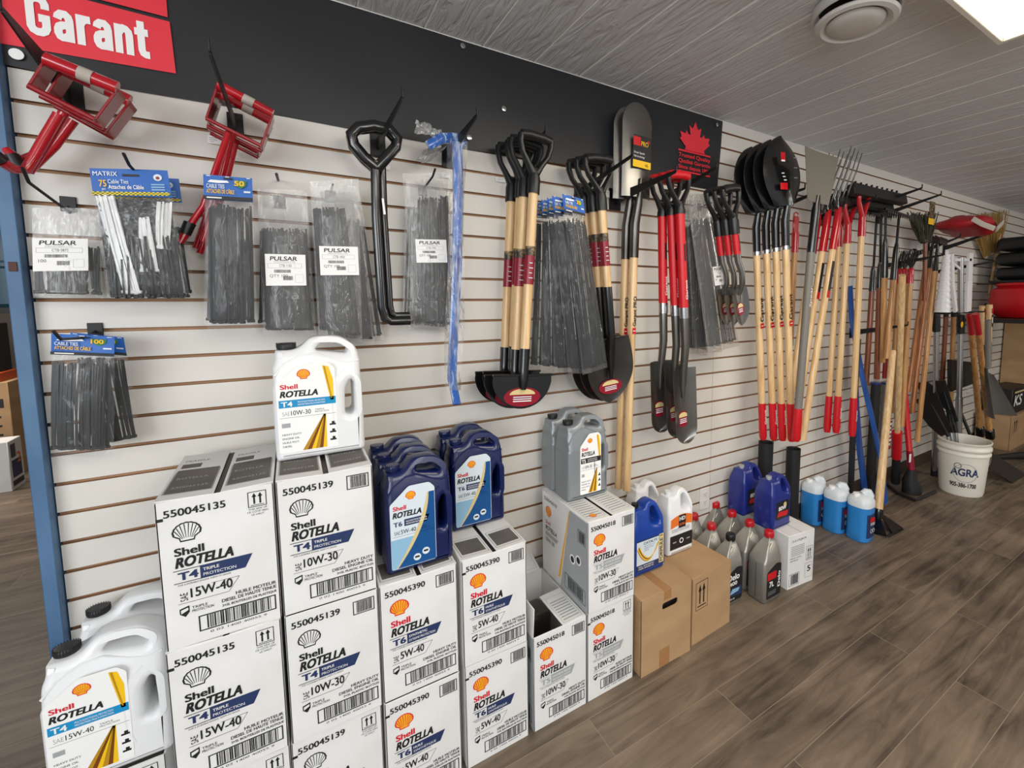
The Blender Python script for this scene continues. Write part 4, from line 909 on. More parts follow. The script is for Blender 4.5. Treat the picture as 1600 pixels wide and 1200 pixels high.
# ------------------------------------------------------------------ packs of cable ties
def pack(label, quad, d, th, bundles, head=None, lab=None, group=None, fill=M_TIEB, bag=M_FILM, seed=1, drift=0.0, nl=2, ties=True):
    """quad = TL,TR,BR,BL in the photo at distance d from the wall; bundles = (u0,u1 at the top, v top, u0,u1 at the foot, v foot, material, count)"""
    R = random.Random(seed); Q = [at(*q, d) for q in quad]; n = V((0, -1, 0))
    def P(u, v, o=0.0): return (Q[0]*(1-u)+Q[1]*u)*(1-v)+(Q[3]*(1-u)+Q[2]*u)*v+n*o
    t = thing('cable_tie_pack', label, 'cable ties', P(.5, 0), group)
    # header share of the height
    hv = head['v'] if head else 0.0
    vmin = min(q[2] for q in bundles) if bundles else .3
    def bulge(u, v):
        e = max(0, 1-abs(2*u-1)**3.0); f = max(0, min(1, (v-max(hv, vmin-.06))/.08))*max(0, min(1, (1.0-v)/.05))
        return th*(.10+.90*e*f)
    b = MB(); ph = [R.uniform(0, 6) for _ in range(4)]
    def front(u, v):
        u2 = (u+1)/2; v2 = hv*.9+v*(1-hv*.9)
        wob = .0022*math.sin(9*u2+7*v2+ph[0])*math.sin(13*v2+ph[1])+.0016*math.sin(23*u2-11*v2+ph[2])
        return P(u2, v2, bulge(u2, v2)+wob*(.4+.6*(1-abs(2*u2-1))))
    def back(u, v):
        u2 = (u+1)/2; v2 = hv*.9+v*(1-hv*.9); return P(u2, v2, -.0005-.001*math.sin(11*v2+ph[3]))
    k = b.mi(bag)
    for fn, flip in ((front, 0), (back, 1)):
        nu, nv = 12, 20; vs = [fn(-1+2*i/nu, j/nv) for j in range(nv+1) for i in range(nu+1)]; fs = []
        for j in range(nv):
            for i in range(nu):
                a = (j*(nu+1)+i, j*(nu+1)+i+1, (j+1)*(nu+1)+i+1, (j+1)*(nu+1)+i); fs.append(a if flip else tuple(reversed(a)))
        b.add(vs, fs, bag)
    b.build('clear_bag', t, 'clear plastic bag')
    for (a0, a1, va, b0, b1, vb, m, cnt) in bundles:
        b = MB()
        for i in range(cnt):
            s_ = (i+.5)/cnt; q = (s_*7.31+R.random()*.15) % 1.0
            ua = a0+(a1-a0)*q+R.uniform(-.01, .01); ub = b0+(b1-b0)*((q+R.uniform(-.10, .10)*.8) % 1.0 if R.random() < .12 else min(1, max(0, q+R.uniform(-.05, .05)))); va2 = va+R.uniform(0, .035)*(1 if m is not M_TIEW else .6); vb2 = vb-R.uniform(0, .012)
            lay = (i % nl+.5)/nl; o = .0015+(bulge((ua+ub)/2, (va+vb)/2)-.004)*lay*(.75+.25*R.random())
            bow = R.uniform(-.012, .012); pts = []
            for k in range(6):
                f = k/5; pts.append(P(ua+(ub-ua)*f+bow*math.sin(PI*f), va2+(vb2-va2)*f, max(.001, o*(1-.35*abs(2*f-1)**2))))
            w = (Q[1]-Q[0]).length
            b.tube(pts, .0026 if w > .05 else .0021, m, 4, sq=.36, ref=(0, -1, 0) if False else (1, 0, 0))
            hd = pts[-1]; b.box((hd.x, hd.y, hd.z), (.0075, .004, .007), m, .0008)
        b.build('cable_tie_bundle', t, 'white cable ties' if m is M_TIEW else None)
    if head and head.get('back'):
        b = MB(); b.sheet(lambda u, v: P(.04+.92*(u+1)/2, hv+.02+(.97-hv)*v, .003+.0016*math.sin(17*u+9*v)*math.sin(13*v-5*u)), 16, 16, M_BACK, .0008, (0, 1, 0)); b.build('backing_film', t, 'shiny black backing film')
    if head:
        b = MB(); hv2 = hv; k0 = .004
        b.sheet(lambda u, v: P((u+1)/2, v*hv2, k0+.002*math.sin((u+1)*2.2+seed)), 8, 3, head.get('m', M_BLUEC), .0012, (0, 1, 0))
        x = (Q[1]-Q[0]); y = (Q[3]-Q[0]); W = x.length; Hh = y.length*hv2; xx = x.normalized(); yy = -(y.normalized()); o = P(0, hv2, k0+.0035); zz = V((0, -1, 0))
        T = Matrix(((xx.x, yy.x, zz.x, o.x), (xx.y, yy.y, zz.y, o.y), (xx.z, yy.z, zz.z, o.z), (0, 0, 0, 1))); b.M = T
        head['fn'](b, W, Hh); b.build('header_card', t, 'blue printed header card')
    if lab:
        b = MB(); u0, v0, u1, v1 = lab[:4]; o = bulge((u0+u1)/2, (v0+v1)/2)+.0012
        TLc, TRc, BLc = P(u0, v0, o), P(u1, v0, o), P(u0, v1, o); xx = (TRc-TLc); W = xx.length; xx.normalize(); yy = (TLc-BLc); Hh = yy.length; yy.normalize(); zz = V((0, -1, 0))
        T = Matrix(((xx.x, yy.x, zz.x, BLc.x), (xx.y, yy.y, zz.y, BLc.y), (xx.z, yy.z, zz.z, BLc.z), (0, 0, 0, 1))); b.M = T
        b.box((W/2, Hh/2, 0), (W, Hh, .0006), M_LABEL, 0); z = .0006
        b.text('PULSAR', W*.12, Hh*.80, Hh*.13, M_INK, w=W*.66, bold=.02, z=z, shear=.1)
        if Hh > .03: b.text('INDUSTRIES LTD', W*.22, Hh*.73, Hh*.05, M_GREYINK, w=W*.5, z=z)
        b.frame_rect(W*.06, Hh*.56, W*.9, Hh*.71, .0006, M_GREYINK, z); b.text(lab[4], W*.34, Hh*.595, Hh*.085, M_DKGREY, w=W*.3, z=z)
        barcode(b, W*.2, Hh*.40, W*.62, Hh*.52, z, 0, M_DKGREY, seed=seed, pad=.02); b.text(lab[5], W*.10, Hh*.27, Hh*.09, M_DKGREY, z=z); barcode(b, W*.42, Hh*.16, W*.66, Hh*.32, z, 0, M_DKGREY, seed=seed+3, pad=.02)
        b.frame_rect(W*.72, Hh*.1, W*.93, Hh*.36, .0005, M_GREYINK, z); b.build('paper_label', t, 'white paper label')
    return t
def h_matrix(b, W, H):
    b.text('MATRIX', W*.04, H*.72, H*.16, M_WHITE, w=W*.30, bold=.01); b.text('75', W*.10, H*.32, H*.24, M_YEL, w=W*.09, bold=.02); b.text('pc', W*.13, H*.20, H*.08, M_WHITE)
    b.text('Cable Ties', W*.21, H*.44, H*.15, M_PALE, w=W*.26, bold=.02); b.text('Attaches de Câble', W*.21, H*.24, H*.15, M_WHITE, w=W*.45, bold=.02)
    b.lathe([(H*.13, 0), (H*.13, .0002)], M_PALE, 18, (W*.86, H*.70, 0)); b.lathe([(H*.06, 0), (H*.06, .0002)], M_MAROON, 12, (W*.86, H*.68, .0003))
    for k in range(3): b.rect(W*.76, H*(.40-.1*k), W*.94, H*(.45-.1*k), M_CYANP)
    n = 34
    for r in range(3):
        for i in range(n): b.rect(W*i/n, H*(.045*r-.0), W*(i+1)/n, H*(.045*(r+1)), (M_YEL, M_GREENP)[(i+r) % 2], .0002)
    b.plate(rnd_poly([(W*.40, H*.72), (W*.62, H*.72), (W*.62, H*.80), (W*.40, H*.80)], H*.03), .0002, M_DKBOX)
def h_light(num):
    def f(b, W, H):
        b.poly([(W*.08, H*.70), (W*.14, H*.80), (W*.48, H*.80), (W*.52, H*.72), (W*.30, H*.68)], M_WHITE); b.text('CABLE TIES', W*.06, H*.47, H*.16, M_PALE, w=W*.36, bold=.03); b.text('ATTACHES DE CÂBLE', W*.06, H*.26, H*.16, M_YEL, w=W*.56, bold=.03)
        b.poly([(W*.62, H*.84), (W*.88, H*.84), (W*.86, H*.62), (W*.76, H*.50), (W*.66, H*.62)], M_GREENP); b.text(num, W*.625, H*.62, H*.20, M_YEL, w=W*.20, bold=.04, z=.0003)
        b.rect(0, 0, W, H*.15, M_INK, .0002); b.rect(W*.06, H*.05, W*.36, H*.1, M_WHITE, .0004); b.rect(W*.82, H*.34, W*.96, H*.42, M_PALE)
        for x in (.06, .44, .88): b.rect(W*x, H*.94, W*(x+.08), H*.97, M_WHITE)
        b.plate(rnd_poly([(W*.40, H*.86), (W*.60, H*.86), (W*.60, H*.93), (W*.40, H*.93)], H*.03), .0002, M_DKBOX)
    return f
GP1, GP2 = 'cable tie packs on the left hooks', 'long cable tie packs hung in a fan'
DB = (.06, .94, .40, .06, .94, .97, M_TIEG, 40)
wire_hook([(108, 322), (110, 333), (45, 285), (35, 262)], 'black peg hook holding the short bag at the far left')
pack('short clear bag with white label at the far left, beside the blue upright', [(50, 325), (155, 325), (161, 466), (53, 463)], .075, .022, [(.04, .98, .42, .04, .98, .95, M_TIEG, 60)], lab=(.06, .35, .86, .72, 'CTB 0872', '100'), group=GP1, seed=3, bag=M_FILMC)
wire_hook([(232, 290), (215, 272), (202, 258), (193, 240)], 'black peg hook through the blue header with white ties')
M_BACK = mat('black_film', '#1b1d20', .18, coat=.5, bump=.5, nscale=(40, 40, 40))
MB_ = [(.04, .26, .20, .18, .40, .96, M_TIEW, 26), (.50, .66, .36, .42, .66, .78, M_TIEW, 22), (.80, .98, .24, .70, .84, .60, M_TIEW, 20), (.08, .98, .50, .06, .98, .99, M_TIEB, 34)]
pack('rear pack behind the white cable ties, blue header edge showing at the right', [(160, 274), (280, 280), (305, 462), (180, 462)], .07, .022, [DB], head=dict(v=.20, fn=h_matrix), group=GP1, seed=11)
pack('blue-headed pack of white cable ties in three bundles over black film', [(140, 263), (262, 267), (297, 466), (168, 466)], .13, .024, MB_, head=dict(v=.205, fn=h_matrix, back=True), group=GP1, seed=5, nl=3)
wire_hook([(352, 300), (350, 288), (352, 272), (352, 262)], 'black peg hook above the blue header with a yellow 50')
pack('rear pack behind the blue-headed pack with the yellow 50', [(322, 278), (392, 284), (398, 505), (318, 508)], .115, .022, [DB], head=dict(v=.14, fn=h_light('50')), group=GP1, seed=21)
pack('blue-headed pack of black cable ties with a yellow 50 on the card', [(318, 273), (394, 279), (403, 515), (324, 516)], .15, .026, [(.06, .96, .18, .06, .92, .95, M_TIEG, 44)], head=dict(v=.155, fn=h_light('50')), group=GP1, seed=8)
wire_hook([(437, 318), (438, 304), (436, 286), (432, 272)], 'black peg hook over the clear bag with low black ties')
pack('bag behind the labelled clear bag with low ties, right of the yellow 50 pack', [(404, 300), (474, 303), (484, 512), (402, 512)], .045, .022, [(.04, .96, .26, .04, .96, .96, M_TIEB, 40)], group=GP1, seed=31)
pack('clear bag of black ties, second labelled bag from the left in its row', [(402, 295), (479, 298), (494, 523), (411, 523)], .10, .030, [(.06, .96, .26, .06, .94, .96, M_TIEG, 56)], lab=(.10, .445, .88, .66, 'CTB 1150', 'QTY 100'), group=GP1, seed=13, bag=M_FILMC)
wire_hook([(516, 310), (515, 312), (517, 300), (520, 288)], 'black peg hook over the clear bag left of the black pry tool')
pack('rearmost bag peeking out right, behind the clear bag left of the black pry tool', [(500, 300), (562, 300), (601, 532), (520, 538)], .04, .022, [(.06, .96, .22, .06, .94, .96, M_TIEG, 40)], group=GP1, seed=41, bag=M_FILMC)
pack('middle bag behind the clear bag left of the black pry tool', [(492, 291), (562, 291), (585, 538), (510, 536)], .075, .020, [(.04, .9, .20, .06, .94, .96, M_TIEB, 40)], group=GP1, seed=42, bag=M_FILMC)
pack('clear bag of black ties with white label, front bag left of the black pry tool', [(484, 284), (560, 279), (566, 536), (498, 525)], .12, .030, [(.04, .68, .165, .06, .94, .95, M_TIEG, 56)], lab=(.10, .415, .92, .60, 'CTB 1450', 'QTY 100'), group=GP1, seed=14, bag=M_FILMC)
wire_hook([(660, 300), (664, 292), (676, 276), (680, 264)], 'black peg hook over the clear bag beside the blue wrapped bar')
pack('rear bag behind the clear bag beside the blue wrapped bar', [(634, 280), (698, 280), (703, 520), (628, 514)], .03, .022, [(.02, .90, .18, .02, .94, .96, M_TIEB, 40)], group=GP1, seed=51, bag=M_FILMC)
pack('clear bag of black ties hanging left of the blue wrapped bar', [(629, 271), (701, 270), (707, 516), (646, 511)], .062, .028, [(.28, .96, .14, .10, .96, .96, M_TIEG, 56)], lab=(.13, .425, .84, .575, 'CTB 1750', 'QTY 100'), group=GP1, seed=15, bag=M_FILMC)
wire_hook([(150, 518), (132, 528), (95, 530), (84, 518)], 'black peg hook holding the lowest blue-headed packs at the left')
pack('rear low pack at the left, leaning right behind the yellow 100 card', [(110, 519), (194, 527), (221, 686), (150, 700)], .05, .024, [(.06, .94, .20, .06, .94, .96, M_TIEB, 40)], head=dict(v=.16, fn=h_light('100')), group=GP1, seed=61)
pack('blue-headed pack of black ties with a yellow 100, lowest pack at the left', [(81, 521), (180, 526), (178, 711), (80, 714)], .10, .026, [(.03, .97, .22, .03, .94, .93, M_TIEG, 60)], head=dict(v=.165, fn=h_light('100')), group=GP1, seed=16)
wire_hook([(868, 336), (888, 322), (897, 310), (899, 298)], 'black peg hook through the fan of long black packs')
fan = [((838, 316, 858, 318), (826, 578, 858, 578), .13), ((845, 312, 866, 315), (845, 580, 884, 581), .16), ((854, 309, 876, 313), (866, 582, 905, 583), .19), ((862, 306, 890, 312), (888, 584, 925, 583), .22), ((878, 303, 910, 312), (910, 586, 949, 574), .25)]
names = ('long black cable tie pack at the left rear of the fan', 'second long black pack from the left in the fan', 'middle long black pack of the fan of five', 'second long black pack from the right in the fan', 'front long black pack at the right of the fan, blue card in full view')
for k, (a, c, d) in enumerate(fan):
    pack(names[k], [(a[0], a[1]), (a[2], a[3]), (c[2], c[3]), (c[0], c[1])], d, .024, [(.08, .92, .12, .08, .92, .965, M_TIEG, 44)], head=dict(v=.09, fn=h_light('25')), group=GP2, seed=70+k, nl=3)
wire_hook([(1092, 325), (1096, 324), (1106, 318), (1112, 317)], 'black peg hook over the bags beside the red spades')
tri = [((1066, 318, 1092, 320), (1074, 552, 1104, 556), .05), ((1068, 312, 1100, 314), (1086, 552, 1128, 550), .09), ((1072, 303, 1113, 303), (1106, 552, 1155, 540), .14)]
names = ('left rear clear bag of long ties right of the red spades', 'middle clear bag of long ties right of the red spades', 'front clear bag of long grey ties with a white label, right of the red spades')
for k, (a, c, d) in enumerate(tri):
    pack(names[k], [(a[0], a[1]), (a[2], a[3]), (c[2], c[3]), (c[0], c[1])], d, .024, [(.08, .92, .14, .08, .92, .955, M_TIEG, 44)], lab=(.40, .45, .80, .57, 'CTB 2150', '50') if k == 2 else None, group='clear bags right of the red spades', seed=80+k, nl=3, bag=M_FILMC if k == 2 else M_FILM)

# ------------------------------------------------------------------ red tubular tools at the upper left
def red_tool(loop, d0, d1, shaft, endgrip, label, group='red steel loop tools', second=(0, 0), bar_r=.011):
    c = [at(*p, d1) for p in loop]; t = thing('loop_handle_tool', label, 'tool', c[0], group)
    b = MB(); b.tube([c[0], c[1]], bar_r*1.25, M_REDP, 12); m_ = c[0]*.55+c[1]*.45; n_ = c[0]*.35+c[1]*.65; b.tube([m_+V((0, -.001, 0)), n_+V((0, -.001, 0))], bar_r*1.3, M_STRAP, 12, caps=False); b.build('grip_bar', t)
    dn = V((0, .055, 0))
    for nm, a, e in (('side_strap', c[1], c[2]), ('side_strap', c[0], c[3])):
        b = MB(); vs = []; 
        b.beam(a+dn*.5, e+dn*.5, .055, .005, M_DKRED, up=(c[1]-c[0]), bev=.001); b.build(nm, t)
    b = MB(); b.tube([c[3], c[2]], bar_r*.55, M_DKRED, 8); b.tube([c[3]+dn, c[2]+dn], bar_r*.55, M_DKRED, 8); b.build('lower_bar', t)
    o = 0
    for q in shaft:
        b = MB(); P = [at(p[0], p[1], p[2]) for p in q]; b.tube(P, bar_r*.85, M_REDP, 10); b.build('shaft_tube', t)
    if endgrip:
        b = MB(); P = [at(*p) for p in endgrip]; b.tube(P[:2], [.013, .012], M_BPLAST, 10); b.tube(P[1:], [.010, .007], M_REDP, 10); b.build('end_grip', t)
    return t
arm_hook((110, 150), (2, 14), 'black display arm carrying the left red loop tools', w=.048, hgt=.075, h0=.035)
red_tool([(70, 92), (184, 138), (148, 187), (44, 134)], 0, .20, [[(92, 178, .185), (70, 215, .18), (56, 240, .18), (40, 266, .18), (20, 264, .2), (2, 252, .22)], [(100, 176, .16), (78, 214, .15), (58, 246, .15), (44, 268, .16)]], [(2, 252, .22), (-12, 240, .23), (-20, 232, .23)], 'front red steel loop tool hanging at the far left under the banner lettering')
red_tool([(98, 108), (203, 158), (166, 205), (70, 152)], 0, .11, [[(115, 188, .10), (85, 228, .09), (50, 262, .09), (30, 266, .1)], [(110, 190, .075), (70, 236, .07), (36, 250, .07)]], [(30, 262, .1), (18, 242, .1), (8, 232, .1)], 'rear red steel loop tool at the far left, behind the front one')
arm_hook((368, 195), (327, 80), 'thin black display arm carrying the right red loop tools', w=.036, hgt=.06, h0=.016)
red_tool([(340, 132), (426, 178), (408, 228), (322, 185)], 0, .17, [[(358, 206, .16), (336, 268, .11), (318, 322, .09), (297, 352, .09)], [(364, 208, .13), (350, 268, .08), (330, 340, .07), (318, 378, .07)]], [(297, 348, .09), (289, 366, .09), (281, 380, .095)], 'front red steel loop tool above the yellow 50 pack', bar_r=.009)
red_tool([(342, 146), (424, 190), (402, 238), (324, 198)], 0, .09, [[(368, 222, .08), (352, 290, .05), (330, 352, .04), (312, 396, .035)], [(362, 222, .05), (336, 300, .03), (306, 388, .025)]], None, 'rear red steel loop tool above the yellow 50 pack', bar_r=.009)
def tag(px, py, d, w, h, label, a=.1):
    p = at(px, py, d); o = MB(Fr(p)); o.box((0, 0, 0), (w, h, .0008), M_LABEL, 0); 
    for k in range(3): o.rect(-w*.4, h*(.2-.25*k), w*(.3-.2*k), h*(.28-.25*k), M_GREYINK, .0007)
    o = o.build('price_tag', None, loc=p); solo(o, label, 'tag', 'price tags on the slat wall'); return o
tag(337, 219, .009, .034, .020, 'small white price tag behind the right red loop tools')
tag(601, 261, .009, .034, .014, 'small white price tag behind the black pry tool')
tag(697, 274, .009, .030, .016, 'small white price tag left of the blue wrapped bar')
tag(783, 281, .009, .042, .016, 'small white price tag left of the half-moon tools')
tag(948, 303, .009, .030, .028, 'white price tag right of the long black packs')
tag(1168, 318, .009, .030, .024, 'white price tag left of the black pointed shovels')

# black pry tool with a loop grip
arm_hook((590, 226), (629, 152), 'black display arm through the loop of the black pry tool', w=.045, hgt=.075, h0=.018)
d = .13
c = [at(*p, d) for p in ((588, 262), (570, 246), (553, 226), (549, 210), (560, 199), (584, 196), (608, 201), (621, 216), (618, 230), (604, 246), (590, 262))]
t = thing('pry_tool', 'black steel pry tool with loop grip and foot bent right', 'tool', c[5])
b = MB(); b.tube(c, .016, M_BMETAL, 10, closed=True, sq=.8); b.tube([x+V((0, .03, 0)) for x in c], .013, M_BMETAL, 8, closed=True); b.build('loop_grip', t)
b = MB(); b.tube([at(586, 252, d), at(588, 340, d), at(597, 480, d-.01), at(602, 498, d-.01), at(611, 502, d-.01), at(641, 501, d-.01)], .0135, M_BMETAL, 10, sq=.8); b.build('shaft_bar', t)
b = MB(); b.tube([at(596, 252, d-.025), at(599, 340, d-.025), at(608, 478, d-.03), at(611, 490, d-.03), at(618, 494, d-.03), at(640, 493, d-.03)], .0125, M_BMETAL, 10, sq=.8); b.build('shaft_bar', t)
p = at(598, 310, d+.014); q = at(601, 335, d+.014); b = MB(); b.beam(p, q, .006, .0006, M_LABEL, up=(0, 1, 0), bev=0); b.build('sticker', t)

# blue bar in plastic wrap
arm_hook((699, 243), (745, 181), 'black display arm holding the blue wrapped bar', w=.040, hgt=.085, h0=.026)
t = thing('wrapped_bar', 'long blue bar in clear plastic wrap with a crumpled plastic top', 'tool', at(712, 225, .14))
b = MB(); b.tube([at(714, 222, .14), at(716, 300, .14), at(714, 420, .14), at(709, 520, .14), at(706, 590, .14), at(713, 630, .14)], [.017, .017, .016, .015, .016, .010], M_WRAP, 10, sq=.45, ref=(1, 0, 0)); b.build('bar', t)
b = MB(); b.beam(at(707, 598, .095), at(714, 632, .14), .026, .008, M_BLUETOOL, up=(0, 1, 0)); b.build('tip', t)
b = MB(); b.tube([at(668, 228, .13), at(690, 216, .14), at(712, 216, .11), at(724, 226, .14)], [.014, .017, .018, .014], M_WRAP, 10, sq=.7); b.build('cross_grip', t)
def crumple(q, d, seed):
    R = random.Random(seed); Q = [at(*x, d) for x in q]
    return lambda u, v: (Q[0]*(1-(u+1)/2)+Q[1]*((u+1)/2))*(1-v)+(Q[3]*(1-(u+1)/2)+Q[2]*((u+1)/2))*v+V((0, -1, 0))*(.012*math.sin(5*u+7*v+seed)+.006*math.sin(13*u-9*v))
b = MB(); b.sheet(crumple([(651, 186), (688, 203), (700, 222), (648, 206)], .12, 2), 10, 6, M_FILMW, .0008, (0, 1, 0)); b.sheet(crumple([(664, 232), (700, 228), (668, 256), (650, 250)], .08, 3), 8, 6, M_FILMW, .0008, (0, 1, 0)); b.build('plastic_wrap', t, 'loose clear plastic')
b = MB(); b.sheet(crumple([(700, 222), (730, 222), (721, 610), (696, 610)], 0.158, 4), 4, 30, M_FILM, .0006, (0, 1, 0)); b.build('plastic_sleeve', t, 'clear plastic sleeve')

# ------------------------------------------------------------------ long tools
def d_grip(b, w, m, m2=None, drop=.105, sock=.185, r=.0165):
    """D handle: bar on top, two bowed arms, socket around the shaft"""
    b.tube([(-w/2, 0, 0), (-w*.25, .005, 0), (w*.25, .005, 0), (w/2, 0, 0)], r, m2 or m, 10)
    for s_ in (-1, 1): b.tube([(s_*w*.5, .002, 0), (s_*w*.52, -.022, 0), (s_*w*.43, -.055, 0), (s_*w*.22, -.088, 0), (s_*.006, -drop-.012, 0)], [.0145, .0125, .0115, .0125, .017], m, 10, sq=.8)
    b.tube([(0, -drop+.004, 0), (0, -drop-.03, 0), (0, -sock, 0)], [.013, .0215, .0215], m, 12)
def blade(b, hw, y0, y1, m, W, dish=.018, curve=.0, th=.002, zoff=0.0, frog=.012, nu=12, nv=18):
    def fn(u, v):
        w = hw*W(v); return (u*w, y0+(y1-y0)*v, zoff+dish*(u*u)*W(v)-curve*math.sin(PI*v*.5)+frog*max(0, 1-abs(u)*4.5)*max(0, 1-v*2.0))
    return b.sheet(fn, nu, nv, m, th)
def W_round(v): return .84+.16*math.sin(PI/2*min(1, v/.45)) if v < .45 else max(.02, (1-((v-.45)/.55)**1.9)**.72)
def W_drain(v): return 1.0 if v < .80 else max(.02, math.sqrt(max(0, 1-((v-.80)/.20)**2)))
def W_long(v): return .96+.04*v if v < .76 else math.sqrt(max(0.0004, 1-((v-.76)/.24)**2))
def W_sq(v): return .93+.07*v
def W_spade(v): return .9+.1*math.sin(PI/2*min(1, v/.4)) if v < .55 else max(.02, (1-((v-.55)/.45)**1.7)**.7)
def maroon(b, y0, y1, r, m=M_MAROON, pic=True):
    b.tube([(0, y0, 0), (0, y1, 0)], r+.0006, m, 14, caps=False)
    if pic: b.tube([(0, y0, 0), (0, y0-(y0-y1)*.24, 0)], r+.0011, M_LABDARK, 14, caps=False)
    for k in range(4): b.rect(-.009, y1+(y0-y1)*(.16+.13*k), .006-.003*(k % 2), y1+(y0-y1)*(.18+.13*k), M_PALE, r+.0016)
def sticker(b, y, w, h, z, m=M_REDPL):
    o = [(w*math.cos(2*PI*k/24), y+h*math.sin(2*PI*k/24)) for k in range(24)]
    b.plate(o, .0004, M_MAROON, z=z); b.poly([(w*.7*math.cos(PI*k/10), y+h*.25+h*.6*math.sin(PI*k/10)) for k in range(11)], M_GOLDP, z+.0004)
    for k in range(3): b.rect(-w*.5, y-h*(.05+.22*k), w*.5, y+h*(.05-.22*k), M_PALE if k < 2 else M_WHITE, z+.0005)
def handle_print(b, y, r, s_='Garant', h=.016, w=None, red=True, m=M_INK):
    b.text(s_, h*.5, y, h, m, w=w, bold=.03, rot=PI/2, z=r+.0008)
    if red: b.rect(-h*.55, y-.034, h*.55, y-.008, M_REDPL, r+.0008); b.line(-h*.4, y-.021, h*.4, y-.021, .003, M_WHITE, r+.0011)

def edger(A, B, label, grp):
    L = (B-A).length; F = Ft(A, B); t = thing('half_moon_edger', label, 'edger', A, grp)
    b = MB(F); d_grip(b, .108, M_BPLAST); b.build('grip', t)
    b = MB(F); b.tube([(0, -.17, 0), (0, -L*.79, 0)], .0165, M_ASH, 12); b.build('shaft', t)
    b = MB(F); maroon(b, -L*.395, -L*.535, .0165); b.build('shaft_label', t, 'maroon label with a picture band')
    b = MB(F); b.tube([(0, -L*.775, 0), (0, -L*.86, 0), (0, -L*.895, .004), (0, -L*.93, .006)], [.0185, .0175, .0165, .010], M_BMETAL, 12); b.build('socket', t)
    b = MB(F); r = .112; y0 = -(L-r); o = [(-r, y0+.004), (-r*.98, y0-.004)]+[(r*math.cos(PI+PI*k/24), y0-.006+r*math.sin(PI+PI*k/24)*.98) for k in range(1, 24)]+[(r*.98, y0-.004), (r, y0+.004)]
    b.plate(o, .0024, M_BMETAL, bev=.0006); b.tube([(-r, y0+.003, .003), (r, y0+.003, .003)], .0045, M_BMETAL, 6); b.build('blade', t)
    b = MB(F); sticker(b, y0-r*.66, r*.62, r*.30, .0018); b.build('sticker', t, 'maroon sticker'); return t
A0, B0 = at(838, 216, .20), at(815, 637, .20)
names = ('front half-moon edger with black D grip, its maroon sticker in view', 'second half-moon edger behind the front one', 'third half-moon edger on the hook, counting from the front', 'half-moon edger nearest the wall')
for k in range(4):
    o = V((-.012*(k % 2)-.004*k, .046*k, -.006*(k % 2))); edger(A0+o, B0+o+V((.004*k, 0, 0)), names[k], 'half-moon edgers on one hook')
arm_hook((826, 245), (852, 205), 'black display arm carrying the half-moon edgers', w=.05, hgt=.09, h0=.014)

def gshovel(A, B, label, grp):
    L = (B-A).length; F = Ft(A, B); t = thing('garden_shovel', label, 'shovel', A, grp)
    b = MB(F); d_grip(b, .115, M_BPLAST, r=.018); b.build('grip', t)
    b = MB(F); b.tube([(0, -.17, 0), (0, -L*.51, 0)], .0165, M_ASH, 12); b.build('shaft', t)
    b = MB(F); maroon(b, -L*.285, -L*.415, .0165); b.build('shaft_label', t, 'maroon label with a picture band')
    b = MB(F); b.tube([(0, -L*.50, 0), (0, -L*.70, 0), (0, -L*.80, -.012), (0, -L*.89, -.018)], [.0185, .0185, .0165, .006], M_BMETAL, 12); b.build('socket', t)
    b = MB(F); blade(b, .112, -L*.715, -L, M_STEELD, W_round, .020, .012, zoff=-.024, frog=.012); 
    for s_ in (-1, 1): b.box((s_*.055, -L*.715, -.008), (.07, .006, .014), M_STEELD, .002)
    b.build('blade', t)
    b = MB(F); sticker(b, -L*.925, .058, .030, -.026); b.build('sticker', t, 'red sticker'); return t
A0, B0 = at(935, 250, .172), at(962, 632, .172)
names = ('front round-point shovel with black D grip, right of the long black packs', 'middle round-point shovel with D grip, behind the front one', 'round-point shovel with D grip nearest the wall')
for k in range(3):
    o = V((-.010*k, .043*k, 0)); gshovel(A0+o, B0+o, names[k], 'round-point shovels on one hook')
arm_hook((905, 300), (988, 243), 'black display arm carrying the round-point shovels', w=.05, hgt=.07, h0=.012)

def upshovel(A, B, label, grp):
    L = (B-A).length; F = Ft(A, B); t = thing('long_shovel', label, 'shovel', A, grp)
    b = MB(F); y1 = -L*.235
    def fn(u, v): v = 1-(1-v)**1.7; return (u*.078*W_long(v), y1+(0-y1)*v, .026*(1-u*u)*(1-v**3)+.012*v**3-.014*v*v)
    b.sheet(fn, 14, 40, M_STEEL, .002); b.build('blade', t)
    b = MB(F); b.tube([(0, -L*.19, .030), (0, -L*.25, .018), (0, -L*.30, .0), (0, -L*.385, 0)], [.008, .018, .0205, .0195], M_STEELD, 12); b.build('socket', t)
    b = MB(F); b.tube([(0, -L*.37, 0), (0, -L, 0)], .0175, M_ASH, 12); b.build('shaft', t)
    b = MB(F); handle_print(b, -L*.56, .0175, 'Garant PRO', .016, .125); b.build('shaft_print', t, 'black and red lettering')
    b = MB(F); z = .0335; b.rect(-.047, -L*.165, .047, -L*.088, M_INK, z); b.rect(-.047, -L*.113, -.010, -L*.092, M_REDPL, z+.0004); b.text('PRO', -.006, -L*.112, .019, M_YEL, w=.036, bold=.01, z=z+.0004)
    for k in range(2): b.text(('Drain Spade', 'Pelle de drainage')[k], -.042, -L*(.132+.009*k), .008, M_WHITE, lx=.055, z=z+.0004)
    b.rect(-.047, -L*.165, .047, -L*.148, M_YEL, z+.0004); b.text('46', .015, -L*.161, .013, M_INK, z=z+.0008); b.plate([(.032+.009*math.cos(PI/2+2*PI*k/10)*(1, .45)[k % 2], -L*.100+.009*math.sin(PI/2+2*PI*k/10)*(1, .45)[k % 2]) for k in range(10)], .0003, M_REDPL, z=z+.0004)
    b.build('sticker', t, 'black sticker with yellow strip'); return t
A0, B0 = at(998, 160, .095), at(979, 766, .095)
